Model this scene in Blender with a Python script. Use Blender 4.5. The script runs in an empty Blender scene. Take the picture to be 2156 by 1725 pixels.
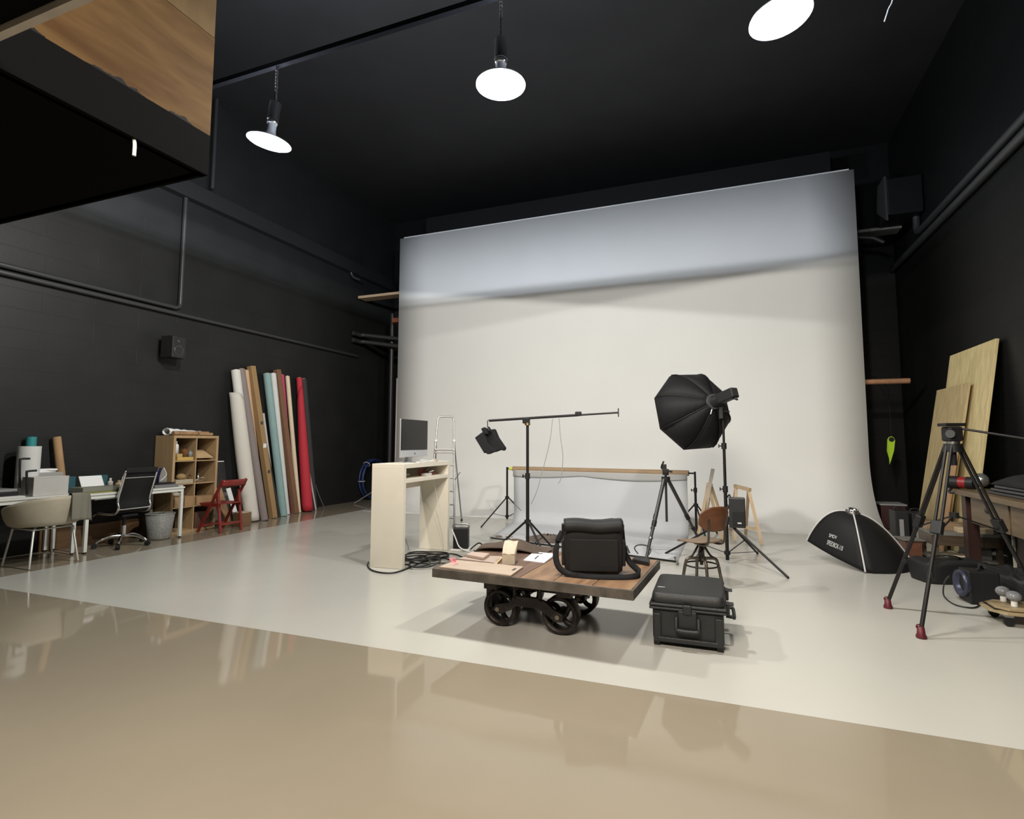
import bpy, bmesh, math, random
from mathutils import Vector, Matrix
random.seed(7)
scene = bpy.context.scene
COL = scene.collection
PI = math.pi

# ------------------------------------------------------------------ camera
F_PX, CX, CY, CAM_H = 1140.0, 1095.0, 837.0, 1.36
PITCH = math.atan2(95, F_PX)
YAW = math.atan2(430, math.hypot(F_PX, 95))
cam_d = bpy.data.cameras.new('camera')
cam = bpy.data.objects.new('camera', cam_d)
COL.objects.link(cam)
cam.location = (0, 0, CAM_H)
cam.rotation_euler = (PI / 2 + PITCH, 0, YAW)
cam_d.sensor_width = 36.0
cam_d.lens = 36.0 * F_PX / 2156.0
cam_d.shift_x = (1078.0 - CX) / 2156.0
cam_d.shift_y = -(862.5 - CY) / 2156.0
cam_d.clip_start = 0.05
cam_d.clip_end = 100
scene.camera = cam

# ------------------------------------------------------------------ world, exposure
w = bpy.data.worlds.new('World'); scene.world = w; w.use_nodes = True
bg = w.node_tree.nodes['Background']
bg.inputs[0].default_value = (0.8, 0.9, 1.0, 1); bg.inputs[1].default_value = 0.012
vs = scene.view_settings
vs.view_transform = 'Standard'; vs.look = 'None'; vs.gamma = 1; vs.use_curve_mapping = False
vs.exposure = 0.0

# lamp positions (three pendants hang in one row)
LAMPS = [(-4.31, 4.10, 4.45, -0.16), (-1.72, 4.10, 4.44, 0.0), (0.47, 4.10, 4.42, 0.10)]
DOWN_W, UP_W, REAR_W = 570.0, 850.0, 720.0
UP_SHARE = (1.6, 1.0, 0.55)
DOWN_SHARE = (1.0, 1.1, 0.75)
# unseen pendants behind the camera, added for the warm fill on front faces
REAR = [(-1.15, -0.7, 4.3), (-0.25, -0.7, 4.3)]

def spot(name, loc, rot, watts, color, size, blend, radius, parent=None):
    d = bpy.data.lights.new(name, 'SPOT'); d.energy = watts; d.color = color
    d.spot_size = size; d.spot_blend = blend; d.shadow_soft_size = radius
    o = bpy.data.objects.new(name, d); COL.objects.link(o)
    o.location = loc; o.rotation_euler = rot
    if parent: o.parent = parent
    return d

# ------------------------------------------------------------------ pixel helpers (the photograph's 2156x1725 frame -> points of the room)
_fw = Vector((-math.sin(YAW) * math.cos(PITCH), math.cos(YAW) * math.cos(PITCH), math.sin(PITCH)))
_r = Vector((math.cos(YAW), math.sin(YAW), 0)); _u = _r.cross(_fw)
def ray(x, y): return _r * ((x - CX) / F_PX) + _u * ((CY - y) / F_PX) + _fw
C0 = Vector((0, 0, CAM_H))
def onz(x, y, z=0.0):
    d = ray(x, y); return C0 + d * ((z - CAM_H) / d.z)
def onY(x, y, Y):
    d = ray(x, y); return C0 + d * (Y / d.y)
def onX(x, y, X):
    d = ray(x, y); return C0 + d * (X / d.x)

# ------------------------------------------------------------------ materials
MATS = {}
def mat(name, rgb, rough=0.6, metal=0.0, var=0.0, scale=8.0, bump=0.0, spec=0.5, bscale=None, coat=0.0):
    if name in MATS: return MATS[name]
    m = bpy.data.materials.new(name); m.use_nodes = True
    nt = m.node_tree; b = nt.nodes['Principled BSDF']
    b.inputs['Base Color'].default_value = (*rgb, 1)
    b.inputs['Roughness'].default_value = rough
    b.inputs['Metallic'].default_value = metal
    b.inputs['Specular IOR Level'].default_value = spec
    if coat: b.inputs['Coat Weight'].default_value = coat
    if var or bump:
        tc = nt.nodes.new('ShaderNodeTexCoord'); n = nt.nodes.new('ShaderNodeTexNoise')
        n.inputs['Scale'].default_value = scale; n.inputs['Detail'].default_value = 5
        nt.links.new(tc.outputs['Object'], n.inputs['Vector'])
        if var:
            r = nt.nodes.new('ShaderNodeValToRGB')
            lo = [max(0, c * (1 - var)) for c in rgb]; hi = [min(1, c * (1 + var)) for c in rgb]
            r.color_ramp.elements[0].position = 0.3; r.color_ramp.elements[0].color = (*lo, 1)
            r.color_ramp.elements[1].position = 0.7; r.color_ramp.elements[1].color = (*hi, 1)
            nt.links.new(n.outputs['Fac'], r.inputs['Fac']); nt.links.new(r.outputs['Color'], b.inputs['Base Color'])
        if bump:
            n2 = nt.nodes.new('ShaderNodeTexNoise'); n2.inputs['Scale'].default_value = bscale or scale * 3
            n2.inputs['Detail'].default_value = 4
            nt.links.new(tc.outputs['Object'], n2.inputs['Vector'])
            bp = nt.nodes.new('ShaderNodeBump'); bp.inputs['Strength'].default_value = bump
            bp.inputs['Distance'].default_value = 0.01
            nt.links.new(n2.outputs['Fac'], bp.inputs['Height']); nt.links.new(bp.outputs['Normal'], b.inputs['Normal'])
    MATS[name] = m
    return m

def wood(name, c1, c2, axis='X', scale=3.0, stretch=12.0, rough=0.5, knots=0.0):
    if name in MATS: return MATS[name]
    m = bpy.data.materials.new(name); m.use_nodes = True
    nt = m.node_tree; b = nt.nodes['Principled BSDF']; b.inputs['Roughness'].default_value = rough
    tc = nt.nodes.new('ShaderNodeTexCoord'); mp = nt.nodes.new('ShaderNodeMapping')
    s = [stretch, stretch, stretch]; s['XYZ'.index(axis)] = 1.0
    mp.inputs['Scale'].default_value = s
    n = nt.nodes.new('ShaderNodeTexNoise'); n.inputs['Scale'].default_value = scale; n.inputs['Detail'].default_value = 7
    n.inputs['Distortion'].default_value = 0.6
    r = nt.nodes.new('ShaderNodeValToRGB')
    r.color_ramp.elements[0].position = 0.32; r.color_ramp.elements[0].color = (*c1, 1)
    r.color_ramp.elements[1].position = 0.68; r.color_ramp.elements[1].color = (*c2, 1)
    nt.links.new(tc.outputs['Object'], mp.inputs['Vector']); nt.links.new(mp.outputs['Vector'], n.inputs['Vector'])
    nt.links.new(n.outputs['Fac'], r.inputs['Fac'])
    out = r.outputs['Color']
    if knots:
        v = nt.nodes.new('ShaderNodeTexVoronoi'); v.inputs['Scale'].default_value = knots
        nt.links.new(tc.outputs['Object'], v.inputs['Vector'])
        kr = nt.nodes.new('ShaderNodeValToRGB')
        kr.color_ramp.elements[0].position = 0.06; kr.color_ramp.elements[0].color = (0.55, 0.42, 0.3, 1)
        kr.color_ramp.elements[1].position = 0.14; kr.color_ramp.elements[1].color = (1, 1, 1, 1)
        nt.links.new(v.outputs['Distance'], kr.inputs['Fac'])
        mx = nt.nodes.new('ShaderNodeMix'); mx.data_type = 'RGBA'; mx.blend_type = 'MULTIPLY'
        mx.inputs['Factor'].default_value = 1
        nt.links.new(out, mx.inputs['A']); nt.links.new(kr.outputs['Color'], mx.inputs['B']); out = mx.outputs['Result']
    nt.links.new(out, b.inputs['Base Color'])
    MATS[name] = m
    return m

def emit(name, rgb, strength):
    m = bpy.data.materials.new(name); m.use_nodes = True
    b = m.node_tree.nodes['Principled BSDF']; b.inputs['Base Color'].default_value = (*rgb, 1)
    b.inputs['Emission Color'].default_value = (*rgb, 1); b.inputs['Emission Strength'].default_value = strength
    return m

def wall_black(name, axis, base=0.03):
    """black painted block wall: long courses with ragged ridges of paint"""
    m = bpy.data.materials.new(name); m.use_nodes = True
    nt = m.node_tree; b = nt.nodes['Principled BSDF']
    b.inputs['Roughness'].default_value = 0.5; b.inputs['Specular IOR Level'].default_value = 0.22
    tc = nt.nodes.new('ShaderNodeTexCoord')
    mp = nt.nodes.new('ShaderNodeMapping')
    mp.inputs['Rotation'].default_value = (PI / 2, 0, PI / 2) if axis == 'X' else (PI / 2, 0, 0)
    sep = nt.nodes.new('ShaderNodeSeparateXYZ'); cmb = nt.nodes.new('ShaderNodeCombineXYZ')
    nt.links.new(tc.outputs['Object'], sep.inputs[0])
    nt.links.new(sep.outputs['Y' if axis == 'X' else 'X'], cmb.inputs['X']); nt.links.new(sep.outputs['Z'], cmb.inputs['Y'])
    br = nt.nodes.new('ShaderNodeTexBrick')
    br.inputs['Scale'].default_value = 1.0; br.inputs['Brick Width'].default_value = 1.2; br.inputs['Row Height'].default_value = 0.25
    br.inputs['Mortar Size'].default_value = 0.006; br.inputs['Mortar Smooth'].default_value = 0.4
    nt.links.new(cmb.outputs[0], br.inputs['Vector'])
    no = nt.nodes.new('ShaderNodeTexNoise'); no.inputs['Scale'].default_value = 2.0; no.inputs['Detail'].default_value = 8
    nt.links.new(tc.outputs['Object'], no.inputs['Vector'])
    r = nt.nodes.new('ShaderNodeValToRGB')
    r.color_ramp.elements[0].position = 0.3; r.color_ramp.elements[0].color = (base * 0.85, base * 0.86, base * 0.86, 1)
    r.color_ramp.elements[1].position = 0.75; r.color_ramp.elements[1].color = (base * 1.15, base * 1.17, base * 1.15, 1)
    nt.links.new(no.outputs['Fac'], r.inputs['Fac']); nt.links.new(r.outputs['Color'], b.inputs['Base Color'])
    bp = nt.nodes.new('ShaderNodeBump'); bp.inputs['Strength'].default_value = 0.35; bp.inputs['Distance'].default_value = 0.01
    mth = nt.nodes.new('ShaderNodeMath'); mth.operation = 'MULTIPLY_ADD'; mth.inputs[1].default_value = -1.0
    n2 = nt.nodes.new('ShaderNodeTexNoise'); n2.inputs['Scale'].default_value = 25; nt.links.new(tc.outputs['Object'], n2.inputs['Vector'])
    m2 = nt.nodes.new('ShaderNodeMath'); m2.operation = 'MULTIPLY'; m2.inputs[1].default_value = 0.25
    nt.links.new(n2.outputs['Fac'], m2.inputs[0])
    nt.links.new(br.outputs['Fac'], mth.inputs[0]); nt.links.new(m2.outputs[0], mth.inputs[2])
    nt.links.new(mth.outputs[0], bp.inputs['Height']); nt.links.new(bp.outputs['Normal'], b.inputs['Normal'])
    return m

def floor_mat(name, c, rough, var=0.06, spec=0.5, bump=0.05):
    m = bpy.data.materials.new(name); m.use_nodes = True
    nt = m.node_tree; b = nt.nodes['Principled BSDF']
    b.inputs['Specular IOR Level'].default_value = spec
    tc = nt.nodes.new('ShaderNodeTexCoord')
    n = nt.nodes.new('ShaderNodeTexNoise'); n.inputs['Scale'].default_value = 0.9; n.inputs['Detail'].default_value = 6
    nt.links.new(tc.outputs['Object'], n.inputs['Vector'])
    r = nt.nodes.new('ShaderNodeValToRGB')
    r.color_ramp.elements[0].position = 0.3; r.color_ramp.elements[0].color = (*[x * (1 - var) for x in c], 1)
    r.color_ramp.elements[1].position = 0.7; r.color_ramp.elements[1].color = (*[x * (1 + var) for x in c], 1)
    nt.links.new(n.outputs['Fac'], r.inputs['Fac']); nt.links.new(r.outputs['Color'], b.inputs['Base Color'])
    n3 = nt.nodes.new('ShaderNodeTexNoise'); n3.inputs['Scale'].default_value = 3.0; n3.inputs['Detail'].default_value = 5
    nt.links.new(tc.outputs['Object'], n3.inputs['Vector'])
    mr = nt.nodes.new('ShaderNodeMapRange'); mr.inputs['From Min'].default_value = 0.3; mr.inputs['From Max'].default_value = 0.7
    mr.inputs['To Min'].default_value = rough * 0.93; mr.inputs['To Max'].default_value = rough * 1.07
    nt.links.new(n3.outputs['Fac'], mr.inputs['Value']); nt.links.new(mr.outputs[0], b.inputs['Roughness'])
    n2 = nt.nodes.new('ShaderNodeTexNoise'); n2.inputs['Scale'].default_value = 2.2; n2.inputs['Detail'].default_value = 2
    nt.links.new(tc.outputs['Object'], n2.inputs['Vector'])
    bp = nt.nodes.new('ShaderNodeBump'); bp.inputs['Strength'].default_value = bump; bp.inputs['Distance'].default_value = 0.01
    if bump: nt.links.new(n2.outputs['Fac'], bp.inputs['Height']); nt.links.new(bp.outputs['Normal'], b.inputs['Normal'])
    return m

# ------------------------------------------------------------------ mesh builder
class MB:
    def __init__(s): s.v = []; s.f = []; s.sm = []
    def add(s, vs_, fs, smooth=False):
        o = len(s.v); s.v += [Vector(p) for p in vs_]
        for f in fs: s.f.append([i + o for i in f]); s.sm.append(smooth)
        return s
    def box(s, c, d, rz=0.0, M=None):
        x, y, z = d[0] / 2, d[1] / 2, d[2] / 2
        p = [Vector((sx * x, sy * y, sz * z)) for sz in (-1, 1) for sy in (-1, 1) for sx in (-1, 1)]
        R = M if M is not None else Matrix.Rotation(rz, 3, 'Z')
        p = [R @ q + Vector(c) for q in p]
        return s.add(p, [(0, 2, 3, 1), (4, 5, 7, 6), (0, 1, 5, 4), (2, 6, 7, 3), (0, 4, 6, 2), (1, 3, 7, 5)])
    def bar(s, a, b, wx, wz, up=(0, 0, 1)):
        """rectangular bar from a to b, wx wide, wz thick along up"""
        a, b = Vector(a), Vector(b); t = (b - a).normalized(); u = Vector(up)
        if abs(t.dot(u)) > 0.98: u = Vector((0, 1, 0))
        x = t.cross(u).normalized(); z = x.cross(t)
        p = [q + x * (sx * wx / 2) + z * (sz * wz / 2) for q in (a, b) for sx, sz in ((-1, -1), (1, -1), (1, 1), (-1, 1))]
        return s.add(p, [(3, 2, 1, 0), (4, 5, 6, 7), (0, 1, 5, 4), (1, 2, 6, 5), (2, 3, 7, 6), (3, 0, 4, 7)])
    def cyl(s, a, b, r0, r1=None, n=16, cap=True):
        r1 = r0 if r1 is None else r1
        a, b = Vector(a), Vector(b); t = (b - a).normalized()
        u = Vector((0, 0, 1)) if abs(t.z) < 0.9 else Vector((1, 0, 0))
        x = t.cross(u).normalized(); y = t.cross(x)
        vs_ = [q + (x * math.cos(2 * PI * i / n) + y * math.sin(2 * PI * i / n)) * r for q, r in ((a, r0), (b, r1)) for i in range(n)]
        s.add(vs_, [(i, (i + 1) % n, n + (i + 1) % n, n + i)[::-1] for i in range(n)], True)
        if cap:
            s.add(vs_[:n], [tuple(range(n))]); s.add(vs_[n:], [tuple(reversed(range(n)))])
        return s
    def tube(s, pts, r, n=8, closed=False, cap=True):
        pts = [Vector(p) for p in pts]; N = len(pts)
        rr = r if hasattr(r, '__len__') else [r] * N
        vs_ = []; x = None
        for i, p in enumerate(pts):
            if closed: t = pts[(i + 1) % N] - pts[i - 1]
            else: t = pts[min(i + 1, N - 1)] - pts[max(i - 1, 0)]
            t.normalize()
            if x is None:
                u = Vector((0, 0, 1)) if abs(t.z) < 0.9 else Vector((1, 0, 0)); x = t.cross(u).normalized()
            else: x = (x - t * x.dot(t)).normalized()
            y = t.cross(x)
            vs_ += [p + (x * math.cos(2 * PI * k / n) + y * math.sin(2 * PI * k / n)) * rr[i] for k in range(n)]
        fs = []
        for i in range(N if closed else N - 1):
            j = (i + 1) % N
            fs += [(i * n + k, j * n + k, j * n + (k + 1) % n, i * n + (k + 1) % n) for k in range(n)]
        s.add(vs_, fs, True)
        if cap and not closed:
            s.add(vs_[:n], [tuple(range(n))]); s.add(vs_[-n:], [tuple(reversed(range(n)))])
        return s
    def strap(s, pts, wid, th, side=(0, 0, 1)):
        """flat ribbon along pts; wide along side"""
        pts = [Vector(p) for p in pts]; sd = Vector(side).normalized(); N = len(pts); vs_ = []
        for i, p in enumerate(pts):
            t = (pts[min(i + 1, N - 1)] - pts[max(i - 1, 0)]).normalized()
            w_ = (sd - t * sd.dot(t)).normalized(); nn = t.cross(w_)
            vs_ += [p + w_ * (a * wid / 2) + nn * (b * th / 2) for a, b in ((-1, -1), (1, -1), (1, 1), (-1, 1))]
        fs = [(0, 1, 2, 3), tuple(4 * (N - 1) + k for k in (3, 2, 1, 0))]
        for i in range(N - 1):
            fs += [(4 * i + k, 4 * i + 4 + k, 4 * i + 4 + (k + 1) % 4, 4 * i + (k + 1) % 4) for k in range(4)]
        return s.add(vs_, fs, True)
    def lathe(s, prof, c=(0, 0, 0), n=24, M=None):
        vs_ = []
        for r, z in prof:
            for i in range(n):
                p = Vector((r * math.cos(2 * PI * i / n), r * math.sin(2 * PI * i / n), z))
                vs_.append((M @ p if M is not None else p) + Vector(c))
        fs = [(j * n + i, j * n + (i + 1) % n, (j + 1) * n + (i + 1) % n, (j + 1) * n + i) for j in range(len(prof) - 1) for i in range(n)]
        return s.add(vs_, fs, True)
    def prism(s, poly, lo, hi, fn=None):
        """poly in (a,b); extruded from lo to hi along c; fn maps (a,b,c) to a point"""
        fn = fn or (lambda a, b, c: (a, b, c)); n = len(poly)
        vs_ = [fn(a, b, lo) for a, b in poly] + [fn(a, b, hi) for a, b in poly]
        return s.add(vs_, [tuple(reversed(range(n))), tuple(range(n, 2 * n))] + [(i, (i + 1) % n, n + (i + 1) % n, n + i) for i in range(n)])
    def grid(s, fn, nu, nv, closed=False, smooth=True):
        vs_ = [fn(i / nu, j / nv) for j in range(nv + 1) for i in range(nu + (0 if closed else 1))]
        m = nu if closed else nu + 1
        fs = [(j * m + i, j * m + (i + 1) % m, (j + 1) * m + (i + 1) % m, (j + 1) * m + i) for j in range(nv) for i in range(nu)]
        return s.add(vs_, fs, smooth)
    def panels(s, fn, n, m, sub=6):
        """dome of n separate smooth panels: fn(angle index as float, j as float in 0..m)"""
        for k in range(n):
            s.grid(lambda u, v: fn(k + u, v * m, k, u), sub, m)
        return s
    def sphere(s, c, r, n=14, sc=(1, 1, 1)):
        return s.lathe([(max(1e-4, r * math.sin(PI * k / 8)), -r * math.cos(PI * k / 8)) for k in range(9)], c, n, Matrix.Diagonal(sc))
    def build(s, name, m, parent=None, bevel=0.0, solid=0.0, world=True, subd=0):
        vv = s.v
        if parent is not None and world:
            q, m_ = parent, Matrix.Identity(4)
            while q is not None:
                m_ = Matrix.LocRotScale(q.location, q.rotation_euler, None) @ m_; q = q.parent
            inv = m_.inverted()
            vv = [inv @ p for p in vv]
        me = bpy.data.meshes.new(name); me.from_pydata([tuple(p) for p in vv], [], s.f)
        for p, k in zip(me.polygons, s.sm): p.use_smooth = k
        bm = bmesh.new(); bm.from_mesh(me)
        bmesh.ops.remove_doubles(bm, verts=bm.verts, dist=1e-5) if not any(s.sm) else None
        bmesh.ops.recalc_face_normals(bm, faces=bm.faces); bm.to_mesh(me); bm.free()
        o = bpy.data.objects.new(name, me); COL.objects.link(o)
        for mm in (m if isinstance(m, (list, tuple)) else [m]): me.materials.append(mm)
        if parent is not None: o.parent = parent
        if solid:
            md = o.modifiers.new('solid', 'SOLIDIFY'); md.thickness = solid; md.offset = 0
        if bevel:
            md = o.modifiers.new('bevel', 'BEVEL'); md.width = bevel; md.segments = 2; md.limit_method = 'ANGLE'
        if subd:
            md = o.modifiers.new('sub', 'SUBSURF'); md.levels = subd; md.render_levels = subd
        return o

def tag(o, label, cat, group=None):
    o['label'] = label; o['category'] = cat
    if group: o['group'] = group
    return o
def thing(name, label, cat, loc=(0, 0, 0), rotz=0.0, group=None):
    o = bpy.data.objects.new(name, None); COL.objects.link(o); o.empty_display_size = 0.1
    o.location = loc; o.rotation_euler = (0, 0, rotz)
    return tag(o, label, cat, group)
def struct(name, mb, m, bevel=0.0, parent=None):
    o = mb.build(name, m, parent, bevel=bevel)
    if parent is None: o['kind'] = 'structure'
    return o
def lerp(a, b, t): return Vector(a) * (1 - t) + Vector(b) * t
def spline(pts, n=6):
    """Catmull-Rom through pts"""
    P = [Vector(p) for p in pts]; P = [P[0] * 2 - P[1]] + P + [P[-1] * 2 - P[-2]]; out = []
    for i in range(1, len(P) - 2):
        for k in range(n):
            t = k / n; a, b, c, d = P[i - 1], P[i], P[i + 1], P[i + 2]
            out.append(0.5 * ((2 * b) + (c - a) * t + (2 * a - 5 * b + 4 * c - d) * t * t + (3 * b - a - 3 * c + d) * t ** 3))
    out.append(P[-2]); return out
def text_mesh(body, size, depth=0.001):
    cu = bpy.data.curves.new('t', 'FONT'); cu.body = body; cu.size = size; cu.extrude = depth
    cu.align_x = 'LEFT'
    ob = bpy.data.objects.new('t', cu); COL.objects.link(ob)
    dg = bpy.context.evaluated_depsgraph_get()
    me = bpy.data.meshes.new_from_object(ob.evaluated_get(dg))
    bpy.data.objects.remove(ob); return me

# colours
BLACK = mat('black_plastic', (0.012, 0.012, 0.013), 0.5, spec=0.35)
BLACKM = mat('black_metal', (0.012, 0.011, 0.0115), 0.42, 0.1, spec=0.35)
FABRIC = mat('black_fabric', (0.016, 0.016, 0.017), 0.85, bump=0.4, scale=60, bscale=220, spec=0.2)
NYLON = mat('black_nylon', (0.016, 0.016, 0.017), 0.6, bump=0.15, scale=20, bscale=40, spec=0.3)
CHROME = mat('chrome', (0.75, 0.75, 0.76), 0.18, 1.0)
ALU = mat('aluminium', (0.42, 0.41, 0.40), 0.36, 1.0)
WHITE = mat('white_paint', (0.72, 0.71, 0.67), 0.45, var=0.03)
PAPER = mat('white_paper', (0.78, 0.78, 0.77), 0.8)
GREY = mat('grey_plastic', (0.25, 0.25, 0.25), 0.5)
IRON = mat('rusty_iron', (0.035, 0.028, 0.024), 0.5, 0.5, var=0.5, scale=14, bump=0.3)
PINE = wood('pine_wood', (0.52, 0.36, 0.18), (0.66, 0.49, 0.28), 'Z', 4)
CARD = mat('brown_cardboard', (0.36, 0.22, 0.11), 0.8, var=0.08)
# ================================================================== SETTING
XL, XR, YB, YF, ZC = -8.07, 3.15, 12.0, -3.0, 7.2
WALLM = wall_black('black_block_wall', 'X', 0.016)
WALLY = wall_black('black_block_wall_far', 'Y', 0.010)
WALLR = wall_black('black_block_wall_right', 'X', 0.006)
CEILM = mat('black_ceiling', (0.010, 0.010, 0.011), 0.7, var=0.2, scale=1.5)
BEIGE = floor_mat('beige_epoxy', (0.27, 0.232, 0.172), 0.05)
FGREY = floor_mat('grey_white_floor_paint', (0.485, 0.475, 0.43), 0.25, var=0.03, bump=0.0)
CYCM = mat('cyclorama_white', (0.74, 0.74, 0.72), 0.75, var=0.015, scale=1.2)
PIPEB = mat('black_painted_pipe', (0.03, 0.031, 0.031), 0.4)

fl = MB(); xs = [XL, -6.9, XR]; ys = [YF, 3.15, 9.4, YB]
for i in range(2):
    for j in range(3):
        fl.add([(xs[i], ys[j], 0), (xs[i + 1], ys[j], 0), (xs[i + 1], ys[j + 1], 0), (xs[i], ys[j + 1], 0)], [(0, 1, 2, 3)])
f_o = struct('floor', fl, [BEIGE, FGREY])
for p in f_o.data.polygons:
    if p.center.x > -6.9 and 3.15 < p.center.y < 9.4: p.material_index = 1
T = 0.2
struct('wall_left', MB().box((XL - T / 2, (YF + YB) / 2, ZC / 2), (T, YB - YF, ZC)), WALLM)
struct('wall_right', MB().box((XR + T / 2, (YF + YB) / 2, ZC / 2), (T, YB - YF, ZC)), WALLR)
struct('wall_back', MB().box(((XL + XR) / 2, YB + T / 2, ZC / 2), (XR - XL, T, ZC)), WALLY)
struct('wall_front', MB().box(((XL + XR) / 2, YF - T / 2, ZC / 2), (XR - XL, T, ZC)), WALLY)
struct('ceiling', MB().box(((XL + XR) / 2, (YF + YB) / 2, ZC + T / 2), (XR - XL, YB - YF, T)), CEILM)
# ledge beam along the left wall, lamp rail, dark beam behind the white wall
struct('trim_1', MB().box((XL + 0.07, 5.9, 5.42), (0.14, 12.0, 0.26)), mat('ledge_black', (0.008, 0.008, 0.008), 0.7))
struct('trim_2', MB().box((-2.46, 4.10, 5.28), (11.1, 0.05, 0.05)), mat('rail_black', (0.004, 0.004, 0.0045), 0.9, spec=0.0))
struct('trim_3', MB().box((-2.3, 11.2, 6.55), (8.6, 0.2, 0.45)), mat('beam_black', (0.012, 0.012, 0.013), 0.7, spec=0.2))

# white cyclorama: back wall flowing into the floor through a cove
R_ = 1.15; YC = 10.3; X0, X1 = -6.8, 2.2
prof = [(YC, 6.0), (YC, 4.8), (YC, 3.4), (YC, 2.2), (YC, R_)]
prof += [(YC - R_ + R_ * math.cos(a), R_ - R_ * math.sin(a)) for a in [PI / 2 * k / 18 for k in range(1, 18)]] + [(YC - R_, 0.004)]
cy = MB().grid(lambda u, v: (X0 + (X1 - X0) * u, *prof[round(v * (len(prof) - 1))]), 12, len(prof) - 1)
cy_o = struct('wall_cyclorama', cy, CYCM)
md = cy_o.modifiers.new('solid', 'SOLIDIFY'); md.thickness = 0.05; md.offset = -1
me = cy_o.data
# make sure the thickness goes backwards
if me.polygons[0].normal.y > 0: md.offset = 1
struct('trim_4', MB().box(((X0 + X1) / 2, YC + 0.085, 6.0), (X1 - X0 - 0.12, 0.05, 0.10)), CYCM)
# timber frame behind the white wall
fr = MB()
for k in range(7): fr.box((X0 + 0.3 + k * 1.38, YC + 0.14, 2.95), (0.08, 0.1, 5.9))
struct('trim_5', fr, CEILM)

# ------------------------------------------------------------------ mezzanine on the left, close to the camera
XM, YM = -2.93, 2.33
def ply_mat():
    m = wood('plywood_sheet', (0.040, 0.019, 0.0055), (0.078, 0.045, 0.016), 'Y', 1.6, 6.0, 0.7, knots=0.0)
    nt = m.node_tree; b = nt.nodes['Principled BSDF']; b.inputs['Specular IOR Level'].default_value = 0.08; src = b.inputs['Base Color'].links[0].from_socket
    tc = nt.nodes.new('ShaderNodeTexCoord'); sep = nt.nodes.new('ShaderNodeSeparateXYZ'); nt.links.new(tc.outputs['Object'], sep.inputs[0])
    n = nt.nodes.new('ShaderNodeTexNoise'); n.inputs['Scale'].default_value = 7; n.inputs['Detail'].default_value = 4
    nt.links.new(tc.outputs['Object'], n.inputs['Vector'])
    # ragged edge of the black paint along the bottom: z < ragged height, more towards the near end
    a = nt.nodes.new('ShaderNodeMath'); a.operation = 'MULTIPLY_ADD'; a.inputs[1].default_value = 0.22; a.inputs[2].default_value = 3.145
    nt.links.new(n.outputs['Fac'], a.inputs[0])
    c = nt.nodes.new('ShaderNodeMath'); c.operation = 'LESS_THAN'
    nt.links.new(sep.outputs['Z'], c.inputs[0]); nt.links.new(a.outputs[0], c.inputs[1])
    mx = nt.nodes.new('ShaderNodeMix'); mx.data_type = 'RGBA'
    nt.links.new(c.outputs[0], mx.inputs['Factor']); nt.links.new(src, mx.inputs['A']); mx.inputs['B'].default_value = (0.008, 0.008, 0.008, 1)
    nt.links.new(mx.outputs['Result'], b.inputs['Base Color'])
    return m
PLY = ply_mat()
mz = thing('mezzanine', 'black overhead mezzanine with a bare plywood side panel at upper left', 'mezzanine', (0, 0, 0))
DK = mat('mezzanine_black', (0.0025, 0.0025, 0.0027), 0.85, spec=0.04)
MB().box(((XL + XM) / 2 + 0.07, (YM - 2.8) / 2, 3.03), (XM - XL - 0.20, YM + 2.8 - 0.04, 0.06)).build('soffit_panel', DK, mz)
MB().box((XM - 0.03, (YM - 2.8) / 2, 3.13), (0.06, YM + 2.8, 0.26)).build('side_fascia', DK, mz)
MB().box(((XL + XM) / 2 + 0.15, YM - 0.03, 3.13), (XM - XL - 0.34, 0.06, 0.26)).build('end_fascia', DK, mz)
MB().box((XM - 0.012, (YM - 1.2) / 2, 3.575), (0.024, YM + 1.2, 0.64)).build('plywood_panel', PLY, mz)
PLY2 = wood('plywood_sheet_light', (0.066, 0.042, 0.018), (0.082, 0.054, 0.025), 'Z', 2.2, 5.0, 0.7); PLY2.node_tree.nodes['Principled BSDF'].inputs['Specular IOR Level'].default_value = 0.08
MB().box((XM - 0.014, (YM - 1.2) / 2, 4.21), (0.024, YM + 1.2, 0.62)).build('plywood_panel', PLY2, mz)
MB().box(((XL + XM) / 2 + 0.15, YM - 0.05, 3.85), (XM - XL - 0.36, 0.04, 1.2)).build('end_panel', DK, mz)
hk = MB(); hk.tube(spline([(XM - 0.02, 1.895, 3.0), (XM - 0.02, 1.9, 2.97), (XM - 0.02, 1.9, 2.91)], 3), 0.009)
hk.build('hook', mat('hook_grey', (0.6, 0.6, 0.58), 0.4), mz)
sl = thing('overhead_platform', 'black overhead platform edge with a pale batten, top left corner near the camera', 'platform', (0, 0, 0))
MB().box((-2.1, 0.55, 3.06), (1.55, 1.26, 0.05)).build('board', DK, sl)
MB().bar((-2.86, 1.205, 3.035), (-1.33, 1.205, 3.035), 0.03, 0.035).build('batten', mat('batten_pale', (0.42, 0.38, 0.33), 0.6, var=0.1), sl)
pb = MB(); pb.bar((-2.86, 0.6, 3.1), (-2.0, 0.6, 4.9), 0.04, 0.04)
pb.bar((-1.4, 0.2, 3.08), (-1.4, 0.2, 7.19), 0.05, 0.05); pb.bar((-2.7, 0.2, 3.08), (-2.7, 0.2, 7.19), 0.05, 0.05)
pb.build('hanger', DK, sl)

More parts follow.
